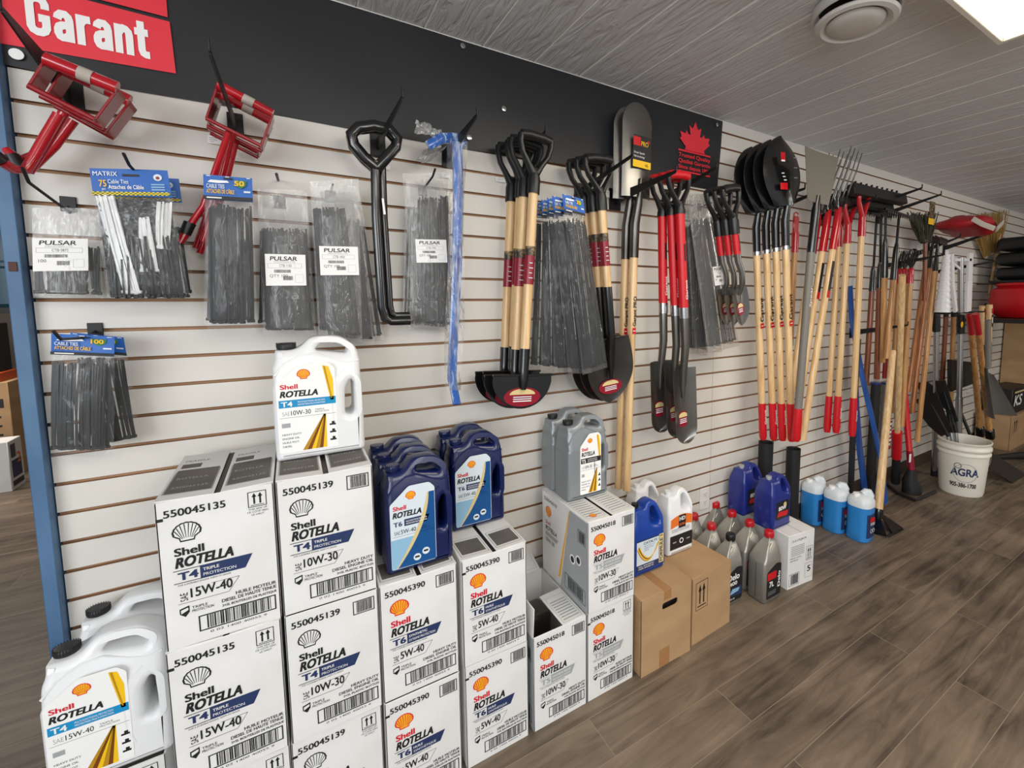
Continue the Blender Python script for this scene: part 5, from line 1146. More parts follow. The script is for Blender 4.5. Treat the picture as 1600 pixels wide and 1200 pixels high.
upshovel(A0, B0, 'front long shovel hung blade up, black sticker with yellow lettering on its blade', 'narrow long shovels hung blade up')
o = V((-.010, .046, -.004)); upshovel(A0+o, B0+o, 'rear long shovel hung blade up, behind the one with the sticker', 'narrow long shovels hung blade up')
t = None
arm_hook((960, 312), (1056, 268), 'black display arm holding the blade-up narrow shovels', w=.06, hgt=.09, h0=.024)

def dspade(A, B, label, grp):
    L = (B-A).length; F = Ft(A, B); t = thing('drain_spade', label, 'spade', A, grp)
    b = MB(F); d_grip(b, .108, M_BPLAST, M_REDPL, r=.018, sock=.15); b.build('grip', t, 'black D grip with red bar')
    b = MB(F); b.tube([(0, -.14, 0), (0, -L*.475, 0)], .0195, M_REDPL, 14); b.rect(-.004, -L*.30, .004, -L*.24, M_INK, .0206); b.text('Garant', .006, -L*.44, .011, M_WHITE, w=.08, bold=.02, rot=PI/2, z=.0206); b.build('shaft_sleeve', t, 'red sleeve')
    b = MB(F); b.tube([(0, -L*.47, 0), (0, -L*.51, 0)], .0205, M_CHROME, 14); b.build('ferrule', t)
    b = MB(F); b.tube([(0, -L*.50, 0), (0, -L*.62, .0), (0, -L*.70, -.014), (0, -L*.76, -.022), (0, -L*.82, -.026)], [.0185, .0175, .016, .014, .005], M_STEEL, 12); b.build('socket_tube', t)
    b = MB(F)
    def fn(u, v): v = 1-(1-v)**1.7; return (u*.068*W_drain(v)*(1-.08*v), -L*(.705+.295*v), -.034+.024*u*u+.010*max(0, 1-abs(u)*3.5)*max(0, 1-v*1.6))
    b.sheet(fn, 14, 40, M_STEEL, .002); b.build('blade', t)
    b = MB(F); sticker(b, -L*.905, .040, .036, -.031); b.build('sticker', t, 'red sticker'); return t
A0, B0 = at(1060, 275, .235), at(1077, 694, .235)
names = ('front drain spade with red shaft, its steel blade with the red sticker in view', 'middle drain spade with red shaft', 'drain spade with red shaft nearest the wall')
for k in range(3):
    o = V((-.006*k, .043*k, .0)); dspade(A0+o, B0+o+V((-.008*k-(.04 if k == 2 else 0), 0, .02*k)), names[k], 'red drain spades on one hook')
arm_hook((1040, 308), (1119, 262), 'black display arm carrying the red drain spades', w=.05, hgt=.07, h0=.016)

def fspade(A, B, label, grp):
    L = (B-A).length; F = Ft(A, B); t = thing('small_spade', label, 'spade', A, grp)
    b = MB(F); d_grip(b, .100, M_BPLAST, r=.018, sock=.19); b.build('grip', t)
    b = MB(F); b.tube([(0, -L*.27, 0), (0, -L*.46, 0)], .0165, M_REDPL, 12); b.text('Garant', .006, -L*.44, .010, M_INK, w=.07, bold=.02, rot=PI/2, z=.0172); b.build('shaft_sleeve', t, 'red sleeve')
    b = MB(F); b.tube([(0, -L*.455, 0), (0, -L*.51, 0), (.008, -L*.60, .008), (.008, -L*.68, .004), (0, -L*.76, -.012)], [.0155, .015, .014, .013, .008], M_STEEL, 12); b.build('shaft', t)
    b = MB(F); blade(b, .052, -L*.71, -L, M_STEEL, W_spade, .012, .0, zoff=-.016, frog=.008); b.build('blade', t)
    b = MB(F); sticker(b, -L*.87, .026, .03, -.013); b.build('sticker', t, 'small red sticker'); return t
A0, B0 = at(1141, 296, .27), at(1164, 509, .27)
names = ('front small spade with black D grip and red sleeve', 'middle small spade with red sleeve', 'small spade with red sleeve nearest the wall')
for k in range(3):
    o = V((-.004*k, .041*k, .0)); fspade(A0+o, B0+o, names[k], 'small red-sleeved spades on one hook')
arm_hook((1120, 320), (1172, 312), 'black display arm carrying the small spades', w=.05, hgt=.07, h0=.012)

RUBG = M_REDPL
def pointed(A, B, label, grp):
    L = (B-A).length; F = Ft(A, B); t = thing('pointed_shovel', label, 'shovel', A, grp); y1 = -L*.215
    b = MB(F)
    def Wv(v): return .50+.5*math.sin(PI/2*min(1, v/.46)) if v < .46 else max(.02, (1-((v-.46)/.54)**2.1)**.72)
    def fn(u, v): return (u*.138*Wv(v), y1*(1-v), .030*(1-u*u)*(1-.5*v)+.016*max(0, 1-abs(u)*6)*max(0, 1-v*2.2)-.02*v*v)
    b.sheet(fn, 16, 22, M_BMETAL, .002); b.build('blade', t)
    b = MB(F); z = .037; Rz = lambda x: .0325-.6*x*x
    b.rect(-.062, -L*.085, -.030, -L*.058, M_REDPL, z-.004); b.rect(-.06, -L*.085, -.034, -L*.080, M_WHITE, z-.0036)
    for k in range(3): b.rect(-.064+.008*k, -L*(.118+.010*k), -.044+.008*k, -L*(.124+.010*k)+.004, M_PALE, z-.002)
    b.rect(-.075, -L*.168, -.022, -L*.148, M_REDPL, z-.002)
    for k in range(3): b.rect(.035, -L*(.07+.03*k), .062, -L*(.073+.03*k), M_GREYINK, z-.006)
    b.build('sticker', t, 'red and white stickers')
    b = MB(F); b.tube([(0, -L*.17, .031), (0, -L*.215, .016), (0, -L*.26, .001), (0, -L*.340, 0)], [.006, .015, .0195, .0185], M_BMETAL, 12); b.build('socket', t)
    b = MB(F); b.tube([(0, -L*.338, 0), (0, -L*.35, 0)], .0193, M_CHROME, 14)
    b.build('ferrule_ring', t)
    b = MB(F); b.tube([(0, -L*.345, 0), (0, -L*.87, 0)], .0178, M_ASH, 12); b.build('shaft', t)
    b = MB(F); handle_print(b, -L*.575, .0178, 'Garant', .023, .120); b.build('shaft_print', t, 'black and red lettering')
    b = MB(F); b.tube([(0, -L*.865, 0), (0, -L*.87, 0), (0, -L*.95, 0), (0, -L*.99, 0), (0, -L, 0)], [.0188, .0190, .0194, .0194, .015], M_REDPL, 12); b.text('Garant', .006, -L*.94, .014, M_WHITE, w=.075, bold=.03, rot=PI/2, z=.0198); b.build('grip', t, 'red rubber grip'); return t
A0, B0 = at(1222, 211, .31), at(1237, 689, .31)
names = ('front black pointed shovel hung blade up, red and white stickers in view', 'second black pointed shovel from the front, blade up', 'third black pointed shovel from the front, blade up', 'black pointed shovel nearest the wall, leftmost of its wooden handles')
for k in range(4):
    o = V((-.010*k, .044*k, -.006*k)); pointed(A0+o, B0+o+V((-.016*(k == 3), 0, 0)), names[k], 'black pointed shovels hung blade up')
arm_hook((1180, 318), (1257, 295), 'black display arm left of the pointed shovel sockets', w=.06, hgt=.08, h0=.016)
arm_hook((1215, 325), (1278, 300), 'black display arm under the grey square shovel', w=.06, hgt=.08, h0=.016)

M_SQ = mat('dull_grey_steel', '#6f6b62', .5, metal=.3)
# square shovel, strap tool and forks
A, B = at(1280, 239, .405), at(1243, 689, .368); L = (B-A).length; F = Ft(A, B)
t = thing('square_shovel', 'grey square-mouth shovel hung blade up with a dark shaft, right of the pointed shovels', 'shovel', A)
b = MB(F); b.sheet(lambda u, v: (u*(.085+.050*v), -L*.165*(1-v), .006*u*u+.010), 12, 12, M_SQ, .002)
b.build('blade', t)
b = MB(F); b.tube([(0, -L*.14, .012), (0, -L*.19, .006), (0, -L*.33, 0)], [.010, .019, .020], M_BMETAL, 12); b.build('socket', t)
b = MB(F); b.tube([(0, -L*.32, 0), (0, -L*.88, 0)], .0185, M_BARREL, 12); b.text('Spear', .006, -L*.52, .016, M_WHITE, w=.10, shear=.2, rot=PI/2, z=.0192); b.build('shaft', t, 'dark grey shaft with white lettering')
b = MB(F); b.tube([(0, -L*.88, 0), (0, -L*.99, 0), (0, -L, 0)], [.0205, .0225, .016], M_REDPL, 12); b.build('grip', t, 'red rubber grip')
A, B = at(1244, 338, .07), at(1235, 540, .07); L = (B-A).length; F = Ft(A, B)
t = thing('post_tool', 'wooden handle with a red metal bracket on top, behind the pointed shovels', 'tool', A)
b = MB(F); b.box((0, -.05, 0), (.05, .10, .012), M_REDP, .004); b.tube([(-.024, -.02, 0), (-.020, .015, 0), (.0, .022, 0), (.020, .015, 0), (.024, -.02, 0)], .004, M_REDP, 8); b.tube([(0, -.09, 0), (0, -.20, 0)], [.021, .019], M_REDP, 12); b.build('bracket', t)
b = MB(F); b.tube([(0, -.19, 0), (0, -L+.02, 0)], .016, M_ASH2, 12); b.build('shaft', t)
b = MB(F); b.tube([(0, -L+.03, 0), (0, -L, 0)], .0175, M_CHROME, 12); b.build('end_ferrule', t)
def fork(A, B, label, grp):
    L = (B-A).length; F = Ft(A, B); t = thing('garden_fork', label, 'fork', A, grp)
    b = MB(F)
    for k in range(4):
        x = (k-1.5)*.036; b.tube([(x, 0, .045), (x, -L*.06, .030), (x, -L*.12, .008), (x*.96, -L*.165, -.004), (x*.7, -L*.185, 0), (0, -L*.20, 0)], [.0018, .0035, .0042, .0045, .005, .006], M_BMETAL, 8)
    b.build('tines', t)
    b = MB(F); b.tube([(0, -L*.19, 0), (0, -L*.22, 0), (0, -L*.335, 0)], [.012, .020, .021], M_REDP, 12); b.build('socket', t)
    b = MB(F); b.tube([(0, -L*.33, 0), (0, -L, 0)], .0178, M_ASH, 12); b.build('shaft', t)
    b = MB(F); b.beam((-.002, -L*.375, .0178), (-.002, -L*.475, .0178), .020, .0012, M_INK, up=(0, 0, 1), bev=0); b.beam((-.002, -L*.475, .0178), (-.002, -L*.500, .0178), .022, .0014, M_REDPL, up=(0, 0, 1), bev=0); b.build('shaft_label', t, 'black and red label'); return t
names = ('front four-tine fork hung tines up with a red socket', 'middle four-tine fork with a red socket', 'four-tine fork with a red socket nearest the wall')
A0, B0 = at(1325, 237, .30), at(1254, 688, .26)
for k in range(3):
    o = V((-.02*k, .045*k, -.008*k)); fork(A0+o, B0+o+V((0, -.004*k, 0)), names[k], 'four-tine forks hung tines up')

# red-yoke scrapers
def yoke(A, B, label, grp, head):
    L = (B-A).length; F = Ft(A, B); t = thing('asphalt_rake', label, 'rake', A, grp)
    b = MB(F); b.tube([(-.05, .085, 0), (-.045, .03, 0), (-.012, -.03, 0), (0, -.05, 0)], [.013, .013, .014, .018], M_REDP, 10); b.tube([(.085, .105, 0), (.05, .04, 0), (.014, -.03, 0), (0, -.05, 0)], [.013, .013, .014, .018], M_REDP, 10); b.tube([(0, -.045, 0), (0, -.155, 0)], [.019, .0215], M_REDP, 12); b.build('yoke', t, 'red forked socket')
    b = MB(F); b.tube([(0, -.15, 0), (0, -L*.83, 0)], .0178, M_ASH, 12); b.build('shaft', t)
    b = MB(F); b.tube([(0, -L*.825, 0), (0, -L*.97, 0), (0, -L, 0)], [.020, .0225, .017], M_REDPL, 12); b.text('Garant', .006, -L*.93, .012, M_WHITE, w=.065, bold=.03, rot=PI/2, z=.0222); b.build('grip', t, 'red rubber grip')
    b = MB(); c = A+V((.02, 0, .092)); dx = V(head).normalized()
    b.beam(c-dx*.16, c+dx*.46, .045, .060, M_HOOK, up=(0, .2, 1), bev=.004)
    for k in range(9): q = c+dx*(-.12+.06*k); b.beam(q+V((0, 0, .02)), q+V((0, -.004, .048)), .012, .006, M_HOOK, up=(1, 0, 0))
    b.build('head', t, 'wide black rake head'); return t
ks = (((1348, 326), (1331, 681), .25, 'rightmost wooden rake handle with red forked socket and red grip'), ((1326, 338), (1306, 676), .195, 'middle wooden rake handle with red forked socket and red grip'), ((1313, 344), (1292, 675), .137, 'leftmost wooden rake handle with red forked socket and red grip'))
for a, c, d, lb in ks: yoke(at(*a, d), at(*c, d), lb, 'red-socket rakes hung head up', (1, 0, .02))
arm_hook((1282, 340), (1368, 310), 'black display arm carrying the red-socket rakes', w=.06, hgt=.09, h0=.016)
arm_hook((1330, 332), (1440, 294), 'black display arm reaching over the thin black rakes', w=.06, hgt=.09, h0=.016)
arm_hook((1372, 338), (1470, 304), 'long black display arm right of the thin black rakes', w=.06, hgt=.09, h0=.016)

# thin black-stemmed rakes
def bow(a, f0, f1, c, d, wood, label):
    A, B = at(*a, d), at(*c, d); L = (B-A).length; F = Ft(A, B); t = thing('bow_rake', label, 'rake', A, 'black-stemmed rakes hung head up'); y0 = -(at(*f0, d)-A).length; y1 = -(at(*f1, d)-A).length
    b = MB(F); b.tube([(0, 0, 0), (0, y0, 0)], .0075, M_BMETAL, 8); b.tube([(0, y0+.02, 0), (0, y0-.02, 0), (0, y1, 0)], [.009, .0165, .020], M_BMETAL, 12); b.build('stem_and_ferrule', t)
    b = MB(F); b.tube([(0, y1+.01, 0), (0, -L, 0)], .0178, wood, 12); b.build('shaft', t)
    b = MB(F); b.box((0, .004, 0), (.36, .016, .016), M_BMETAL, .002)
    for k in range(13): b.tube([(-.168+.028*k, .004, .004), (-.168+.028*k, .002, .009), (-.168+.028*k, -.022, .011)], [.004, .0035, .002], M_BMETAL, 6)
    b.build('head', t); return t
bow((1370, 335), (1365, 420), (1362, 455), (1353, 602), .105, M_BRNW, 'leftmost black-stemmed rake with a reddish wooden shaft')
bow((1377, 335), (1375, 415), (1372, 450), (1370, 592), .168, M_BRNW, 'black-stemmed rake with dark red-brown shaft, second from the left')
bow((1384, 335), (1381, 378), (1380, 434), (1379, 566), .21, M_ASH2, 'black-stemmed rake with tan shaft and thick ferrule, second from the right')
bow((1405, 335), (1397, 384), (1393, 437), (1385, 560), .26, M_ASH2, 'rightmost black-stemmed rake with tan shaft')

# hook cultivators
def cult(a, c, d, label):
    A, B = at(*a, d), at(*c, d); L = (B-A).length; F = Ft(A, B); t = thing('hook_cultivator', label, 'cultivator', A, 'red-socket cultivators hung tines up')
    b = MB(F)
    for k in range(4):
        x = (k-1.5)*.045; b.tube([(0, -.12, 0), (x*.7, -.08, 0), (x, -.03, .01), (x, .0, .018), (x, .0, .032), (x, -.022, .038)], [.006, .006, .0055, .005, .0045, .003], M_BMETAL, 8)
    b.build('tines', t)
    b = MB(F); b.tube([(0, -.115, 0), (0, -.13, 0), (0, -.22, 0)], [.012, .018, .020], M_REDP, 12); b.build('socket', t)
    b = MB(F); b.tube([(0, -.215, 0), (0, -L, 0)], .0172, M_ASH2, 12); b.build('shaft', t); return t
cult((1407, 394), (1392, 645), .085, 'left hook cultivator with red socket and wooden shaft'); cult((1415, 393), (1401, 655), .128, 'middle hook cultivator with red socket'); cult((1425, 392), (1409, 666), .171, 'right hook cultivator with red socket')
arm_hook((1384, 415), (1475, 398), 'black display arm carrying the hook cultivators', w=.05, hgt=.07, h0=.016)

# orange-brown hoes
def hoe(a, f, c, d, label, wood=M_CHERRY):
    A, B = at(*a, d), at(*c, d); L = (B-A).length; F = Ft(A, B); t = thing('garden_hoe', label, 'hoe', A, 'orange-brown hoe handles'); y = -(at(*f, d)-A).length
    b = MB(F); b.tube([(.0, .008, .032), (0, .014, .018), (0, .0, .0), (0, -.06, 0), (0, y, 0)], [.006, .007, .008, .012, .019], M_BMETAL, 10); b.build('neck', t)
    b = MB(F); b.box((0, .0, .033), (.13, .05, .003), M_STEELD, .001); b.build('blade', t)
    b = MB(F); b.tube([(0, y+.01, 0), (0, -L, 0)], .0178, wood, 12); b.build('shaft', t); return t
hoe((1452, 376), (1449, 418), (1419, 612), .08, 'left hoe with orange-brown shaft'); hoe((1458, 376), (1455, 420), (1425, 645), .135, 'middle hoe with orange-brown shaft'); hoe((1466, 378), (1462, 424), (1433, 690), .19, 'right hoe with orange-brown shaft, the longest one', M_ASH2)
arm_hook((1428, 398), (1500, 370), 'black display arm carrying the orange-brown hoes', w=.06, hgt=.09, h0=.02)

# brooms and the red bag above
def broom(q, stem, d, m, label, hlabel=None):
    Q = [at(*x, d) for x in q]; A, B = at(*stem[0], d), at(*stem[1], d); t = thing('broom', label, 'broom', A, None)
    b = MB(); R = random.Random(5)
    for k in range(70):
        s_ = k/69; top = Q[0]*(1-s_)+Q[1]*s_+V((R.uniform(-.01, .01), R.uniform(-.03, .03), R.uniform(-.02, .01))); bt = Q[3]*(1-s_)+Q[2]*s_+V((0, R.uniform(-.014, .014), 0)); mid = (top+bt)/2+V((R.uniform(-.006, .006), R.uniform(-.012, .012), 0)); b.tube([bt, mid, top], [.004, .004, .0025], m, 4)
    b.build('bristles', t)
    b = MB(); b.tube([A, B], .0135, M_ASH if m is M_STRAW else M_BRNW, 10); b.build('shaft', t)
    b = MB(); c = (Q[2]+Q[3])/2; b.tube([Q[3]*.98+Q[2]*.02, c, Q[2]], .013, M_STRAP if m is M_STRAW else M_HOOK, 8); b.build('binding', t)
    if hlabel:
        b = MB(Fr(at(*hlabel, d+.03))); b.box((0, .02, 0), (.085, .11, .001), M_LABDARK, 0); b.box((0, -.055, 0), (.085, .04, .001), M_YEL, 0); b.build('hang_label', t, 'picture label with a yellow strip')
    return t
broom([(1516, 336), (1574, 328), (1560, 392), (1540, 402)], ((1562, 365), (1546, 460)), .06, M_STRAW, 'straw broom hung bristles up behind the red bag')
broom([(1422, 332), (1462, 334), (1452, 378), (1440, 378)], ((1446, 375), (1444, 470)), .22, M_DSTRAW, 'dark-bristled broom hung bristles up with a yellow-strip label', (1456, 333))
c = at(1508, 354, .28)
t = thing('folded_bag', 'red fabric bag with grey straps lying on the display arms near the ceiling', 'bag', c)
b = MB(); vs = []; fs = []; n, k = 20, 12
bm = bmesh.new(); bmesh.ops.create_uvsphere(bm, u_segments=24, v_segments=14, radius=1)
vv = []
for v in bm.verts:
    x, y, z = v.co; w = 1+.14*math.sin(5*x+2*z)+.1*math.sin(7*y-3*x); vv.append((c.x+.30*x, c.y+.16*y*w, c.z+.058*z*w+.03*x*0-.012*math.sin(4*x)))
bm.verts.index_update(); b.add(vv, [tuple(v.index for v in f.verts) for f in bm.faces], M_BAGR); bm.free(); b.build('body', t)
b = MB(); b.tube([c+V((.15, -.165, .07)), c+V((.08, -.19, .01)), c+V((-.02, -.185, -.045))], .022, M_STRAP, 8, sq=.25); b.build('strap', t, 'grey strap')
b = MB(); b.tube([c+V((-.22, -.11, .02)), c+V((-.18, -.155, -.02)), c+V((-.08, -.19, -.045))], .018, M_STRAP, 8, sq=.25); b.build('strap', t, 'grey strap')
arm_hook((1475, 388), (1552, 362), 'black display arm under the red folded bag', w=.06, hgt=.09, h0=.018)
arm_hook((1462, 425), (1556, 408), 'black display arm below the red folded bag', w=.06, hgt=.08, h0=.014)

# white and aluminium snow tool frames
d = .26
def strip(pts, ws, m, th=.02): 
    b = MB(); P = [at(*p, d) for p in pts]
    for (p, q), w in zip(zip(P, P[1:]), ws): b.beam(p, q, w, th, m, up=(0, 1, 0), bev=.002)
    return b
A, B = at(1479, 398, d), at(1472, 488, d); F = Ft(A, B); L = (B-A).length
t = thing('ribbed_handle', 'white ribbed plastic handle flaring downward, hung right of the orange-brown hoes', 'tool', A)
b = MB(F); prof = []
for k in range(41): prof.append((.021+.026*(k/40)**1.3+(.004 if k % 4 < 2 else 0), -L*k/40))
b.tube([(0, y, 0) for r, y in prof], [r for r, y in prof], M_JUGW, 14); b.build('body', t)
b = MB(F); b.tube([(-.018, .0, 0), (-.012, .03, 0), (.012, .03, 0), (.018, 0, 0)], .006, M_JUGW, 8); b.build('hanging_eye', t)
t = thing('snow_tool_frame', 'white two-legged plastic frame with a grey centre tube', 'tool', at(1500, 400, d))
strip([(1487, 396), (1488, 440), (1493, 487)], [.036, .034], M_JUGW).build('leg', t); strip([(1516, 395), (1514, 440), (1512, 487)], [.070, .085], M_JUGW).build('leg', t)
b = MB(); b.tube([at(1501, 402, d), at(1501, 488, d)], .019, M_ALU, 12); b.build('centre_tube', t)
b = strip([(1488, 406), (1516, 406)], [.022], M_JUGW); b.beam(at(1490, 412, d), at(1500, 420, d), .018, .01, M_JUGW, up=(0, 1, 0)); b.build('cross_bar', t)
arm_hook((1452, 490), (1538, 487), 'black display arm below the white frame', w=.05, hgt=.06, h0=.012)
arm_hook((1540, 478), (1572, 474), 'short black display arm by the red bin', w=.05, hgt=.05, h0=.012)

# telescopic poles hung below, long-handled mauls
def pole(a, g, c, d, label, yellow=False, d2=None):
    A, G, B = at(*a, d), at(*g, d), at(*c, d2 if d2 is not None else d); t = thing('telescopic_pole', label, 'pole', A, 'telescopic poles under the white frame')
    b = MB(); b.tube([A, G], .025, M_BPLAST, 12); b.beam(A+V((-.045, 0, .0)), A+V((.045, 0, -.02)), .02, .02, M_BPLAST, up=(0, 1, 0)); b.build('collar', t)
    b = MB(); M_ = (G*.45+B*.55); b.tube([G, M_], .018, M_ALU, 12); b.build('upper_tube', t)
    b = MB(); b.tube([M_, B], .023, M_ALU, 12); b.build('lower_tube', t)
    if yellow:
        b = MB(Fr(at(1503, 507, d+.027))); b.lathe([(.022, 0), (.022, .001)], M_YEL, 16); b.build('sticker', t, 'round yellow sticker')
    return t
t1 = pole((1463, 492), (1463, 518), (1461, 745), .19, 'left telescopic pole standing behind the black scraper heads', d2=.17)
pole((1501, 492), (1501, 521), (1497, 700), .27, 'right telescopic pole with a yellow sticker, behind the pail', True)
b = MB(); p = atz(1460, 744, 0); q = at(1461, 745, .17); b.tube([V((q.x, q.y, .003)), V((q.x-.006, q.y-.003, .19))], .032, M_RUBBER, 14); b.build('foot', t1, 'black foot tube')
def maul(a, f, c, d, label):
    A, G, B = at(*a, d), at(*f, d), at(*c, d); t = thing('splitting_maul', label, 'maul', A, 'mauls with red handle tops')
    b = MB(); b.tube([A, G], .021, M_REDP, 12); b.build('grip', t, 'red handle top')
    b = MB(); b.tube([G, (G+B)/2, B], [.019, .021, .0215], M_ASH2, 12); b.build('shaft', t)
    D = (B-A).normalized(); b = MB(); b.beam(B-D*.01, B+D*.085, .05, .055, M_BMETAL, up=(0, 1, 0), bev=.008); b.build('head', t); return t
maul((1514, 492), (1518, 522), (1531, 668), .27, 'left wooden maul with red handle top, right of the poles'); maul((1524, 490), (1529, 522), (1546, 672), .36, 'right wooden maul with red handle top, beside the grey scoop')
def handle_only(a, c, d, label, wood, low=None):
    A, B = at(*a, d), at(*c, d); t = thing('wooden_pole', label, 'handle', A, 'spare handles at the right'); b = MB(); b.tube([A, B], .0175, wood, 12); b.build('shaft', t)
    b = MB(); b.tube([A, A+(A-B).normalized()*.03], .019, M_HOOK, 12); b.build('end_cap', t); return t
handle_only((1478, 495), (1472, 600), .06, 'short brown handle against the wall right of the hoes', M_BRNW); handle_only((1490, 495), (1485, 640), .10, 'tan handle against the wall behind the right telescopic pole', M_ASH2)
def sticker_handle(a, c, d, label):
    A, B = at(*a, d), at(*c, d); L = (B-A).length; F = Ft(A, B); t = thing('axe_handle', label, 'handle', A, 'new handles with printed labels'); b = MB(F); b.tube([(0, 0, 0), (0, -L*.62, 0)], .02, M_ASH, 12); b.build('shaft', t); b = MB(F); b.tube([(0, -L*.61, 0), (0, -L, 0)], .021, M_BARREL, 12); b.build('sleeve', t); b = MB(F); b.rect(-.012, -L*.14, .012, -L*.06, M_REDPL, .0212); b.rect(-.012, -L*.36, .012, -L*.16, M_INK, .0212); b.rect(-.006, -L*.30, .006, -L*.2, M_WHITE, .0216); b.build('printed_label', t, 'black and red label'); return t
sticker_handle((1535, 478), (1536, 575), .30, 'left pale handle with a printed label and grey lower sleeve'); sticker_handle((1546, 476), (1544, 570), .34, 'right pale handle with a printed label, by the red bin')

# blue scoop tools, black pole, ice tools
arm_hook((1330, 520), (1418, 508), 'black display arm crossing in front of the blue shafts', w=.05, hgt=.07, h0=.020)
t = thing('snow_scoop', 'tall blue snow scoop with bent blue shafts leaning on the slat wall', 'scoop', at(1340, 520, .12))
def flat(pts, ds, w, m, th=.014):
    b = MB(); b.tube([at(*p, q) for p, q in zip(pts, ds)], w/2, m, 8, sq=th/w, ref=(1, 0, 0)); return b
flat([(1328, 447), (1331, 500), (1338, 540), (1350, 600), (1364, 660), (1377, 720), (1384, 786)], [.05, .06, .10, .15, .19, .22, .25], .062, M_BLUETOOL).build('shaft', t)
flat([(1335, 575), (1338, 640), (1343, 700), (1353, 779)], [.11, .105, .10, .085], .075, M_BLUETOOL).build('shaft', t)
b = MB(); p = atz(1384, 800, .0); b.sheet(lambda u, v: (p.x+.05+u*.04, p.y+.05+.02*u*u, .012+v*.17), 6, 6, M_BLUETOOL, .006, (0, 1, 0)); b.build('blade', t)
t = thing('black_pole', 'black pole standing on the floor left of the blue shafts, below the red grip', 'pole', atz(1328, 795, 0))
b = MB(); q = atz(1328, 795, 0); b.tube([q+V((0, 0, .002)), at(1334, 640, .15), at(1341, 530, .17)], [.020, .018, .016], M_RUBBER, 12); b.build('tube', t)
b = MB(Fr(at(1335, 690, .125))); b.rect(-.006, -.02, .006, .02, M_PALE, 0); b.build('sticker', t, 'pale sticker')
# grey upright tubes behind the blue shafts
for px, lb in ((1369, 'dark upright tube behind the blue shafts, left one of two'), (1386, 'dark upright tube with blue rim behind the chisel handle')):
    p = at(px, 598, .047); t = thing('plastic_tube', lb, 'tube', (p.x, p.y, 0), 'dark tubes behind the blue shafts'); b = MB(Matrix.Translation((p.x, p.y, 0))); b.lathe([(.032, 0), (.032, p.z)], M_BARREL if px > 1370 else M_RUBBER, 20); b.build('pipe', t); b = MB(Matrix.Translation((p.x, p.y, 0))); b.lathe([(.034, p.z-.01), (.034, p.z+.003)], M_JUGB2, 20); b.build('rim', t)
A, B = at(1395, 548, .25), at(1372, 803, .372); L = (B-A).length; F = Ft(A, B)
t = thing('sidewalk_scraper', 'wooden-handled black sidewalk scraper standing on the floor right of the washer fluid', 'scraper', B)
b = MB(); b.tube([A, B], [.020, .0235], M_ASH, 14); b.build('shaft', t)
b = MB(); tp = V((B.x, B.y, B.z+.01))
b.tube([B+(A-B).normalized()*.03, B, B-V((0, 0, .025))], [.0265, .027, .022], M_BMETAL, 12)
def tri(a, c, e, th=.006):
    n = (c-a).cross(e-a).normalized()*th; b.add([a, c, e, a+n, c+n, e+n], [(0, 1, 2), (5, 4, 3), (0, 3, 4, 1), (1, 4, 5, 2), (2, 5, 3, 0)], M_BMETAL, False)
f0, f1, f2, f3 = atz(1386, 839, .003), atz(1410, 826, .003), atz(1354, 828, .003), atz(1392, 812, .003)
tri(tp, f0, f2); tri(tp+V((.012, 0, 0)), f1, f0*.62+f1*.38); tri(tp+V((0, .01, 0)), f1, f3)
b.beam(f0, f1, .02, .006, M_BMETAL, up=(0, -.3, 1)); b.beam(f2, f0, .02, .006, M_BMETAL, up=(0, -.3, 1)); b.build('blade', t)
A, B = at(1410, 430, .36), at(1399, 757, .10); L = (B-A).length; F = Ft(A, B)
t = thing('ice_chopper', 'wooden-handled tool with red lower sleeve and black foot, behind the sidewalk scraper', 'scraper', B)
b = MB(F); b.tube([(0, 0, 0), (0, -L*.71, 0)], .0185, M_ASH, 12); b.build('shaft', t)
b = MB(F); b.tube([(0, -L*.70, 0), (0, -L*.84, 0)], .032, M_REDPL, 12); b.build('sleeve', t, 'red sleeve')
b = MB(F); b.tube([(0, -L*.83, 0), (0, -L*.985, 0)], [.026, .030], M_RUBBER, 12); b.build('foot', t)
b = MB(Fr(at(1390, 680, .20))); b.box((0, 0, 0), (.05, .20, .003), M_MAROON, .001)
for k in range(6): b.rect(-.018, .07-.028*k, .018-.008*(k % 2), .085-.028*k, M_PALE, .0022)
b.build('hang_card', t, 'dark red printed card')
t = thing('weeder_head', 'dark red metal tool head hanging behind the scraper handle, below the thin black rakes', 'tool', at(1384, 548, .15))
b = MB(Fr(at(1384, 568, .15))); b.box((-.02, 0, 0), (.022, .20, .012), M_DKRED, .003); b.box((.02, -.02, 0), (.022, .17, .012), M_DKRED, .003); b.box((0, .06, 0), (.05, .025, .010), M_DKRED, .002); b.build('fork_head', t)
b = MB(); b.tube([at(1384, 500, .15), at(1384, 555, .15)], .014, M_ASH2, 10); b.build('shaft', t)
t = thing('ice_pick', 'bright red ice pick with a black boot, leaning at the wall left of the pail', 'tool', atz(1421, 772, 0))
q = atz(1423, 770, 0); P = [at(1409, 548, .10), at(1412, 600, .12), at(1417, 660, .15), at(1421, 705, .19)]
b = MB(); b.tube(P, [.017, .020, .021, .020], M_REDPL, 12); b.build('shaft', t, 'red shaft')
b = MB(); b.tube([P[-1], at(1424, 735, .21)], .0225, M_MAROON, 12); b.box(tuple(at(1422, 716, .225)), (.025, .004, .06), M_WHITE, .001); b.build('shaft_label', t, 'red and white label')
b = MB(); b.tube([at(1424, 733, .21), V((q.x+.0, q.y+.01, .09)), V((q.x+.01, q.y, .045)), V((q.x+.012, q.y, .002))], [.028, .050, .060, .062], M_RUBBER, 14); b.build('boot', t, 'black boot')
t = thing('bent_rod', 'black bent rod lying on the floor in front of the red ice pick boot', 'rod', atz(1430, 772, 0))
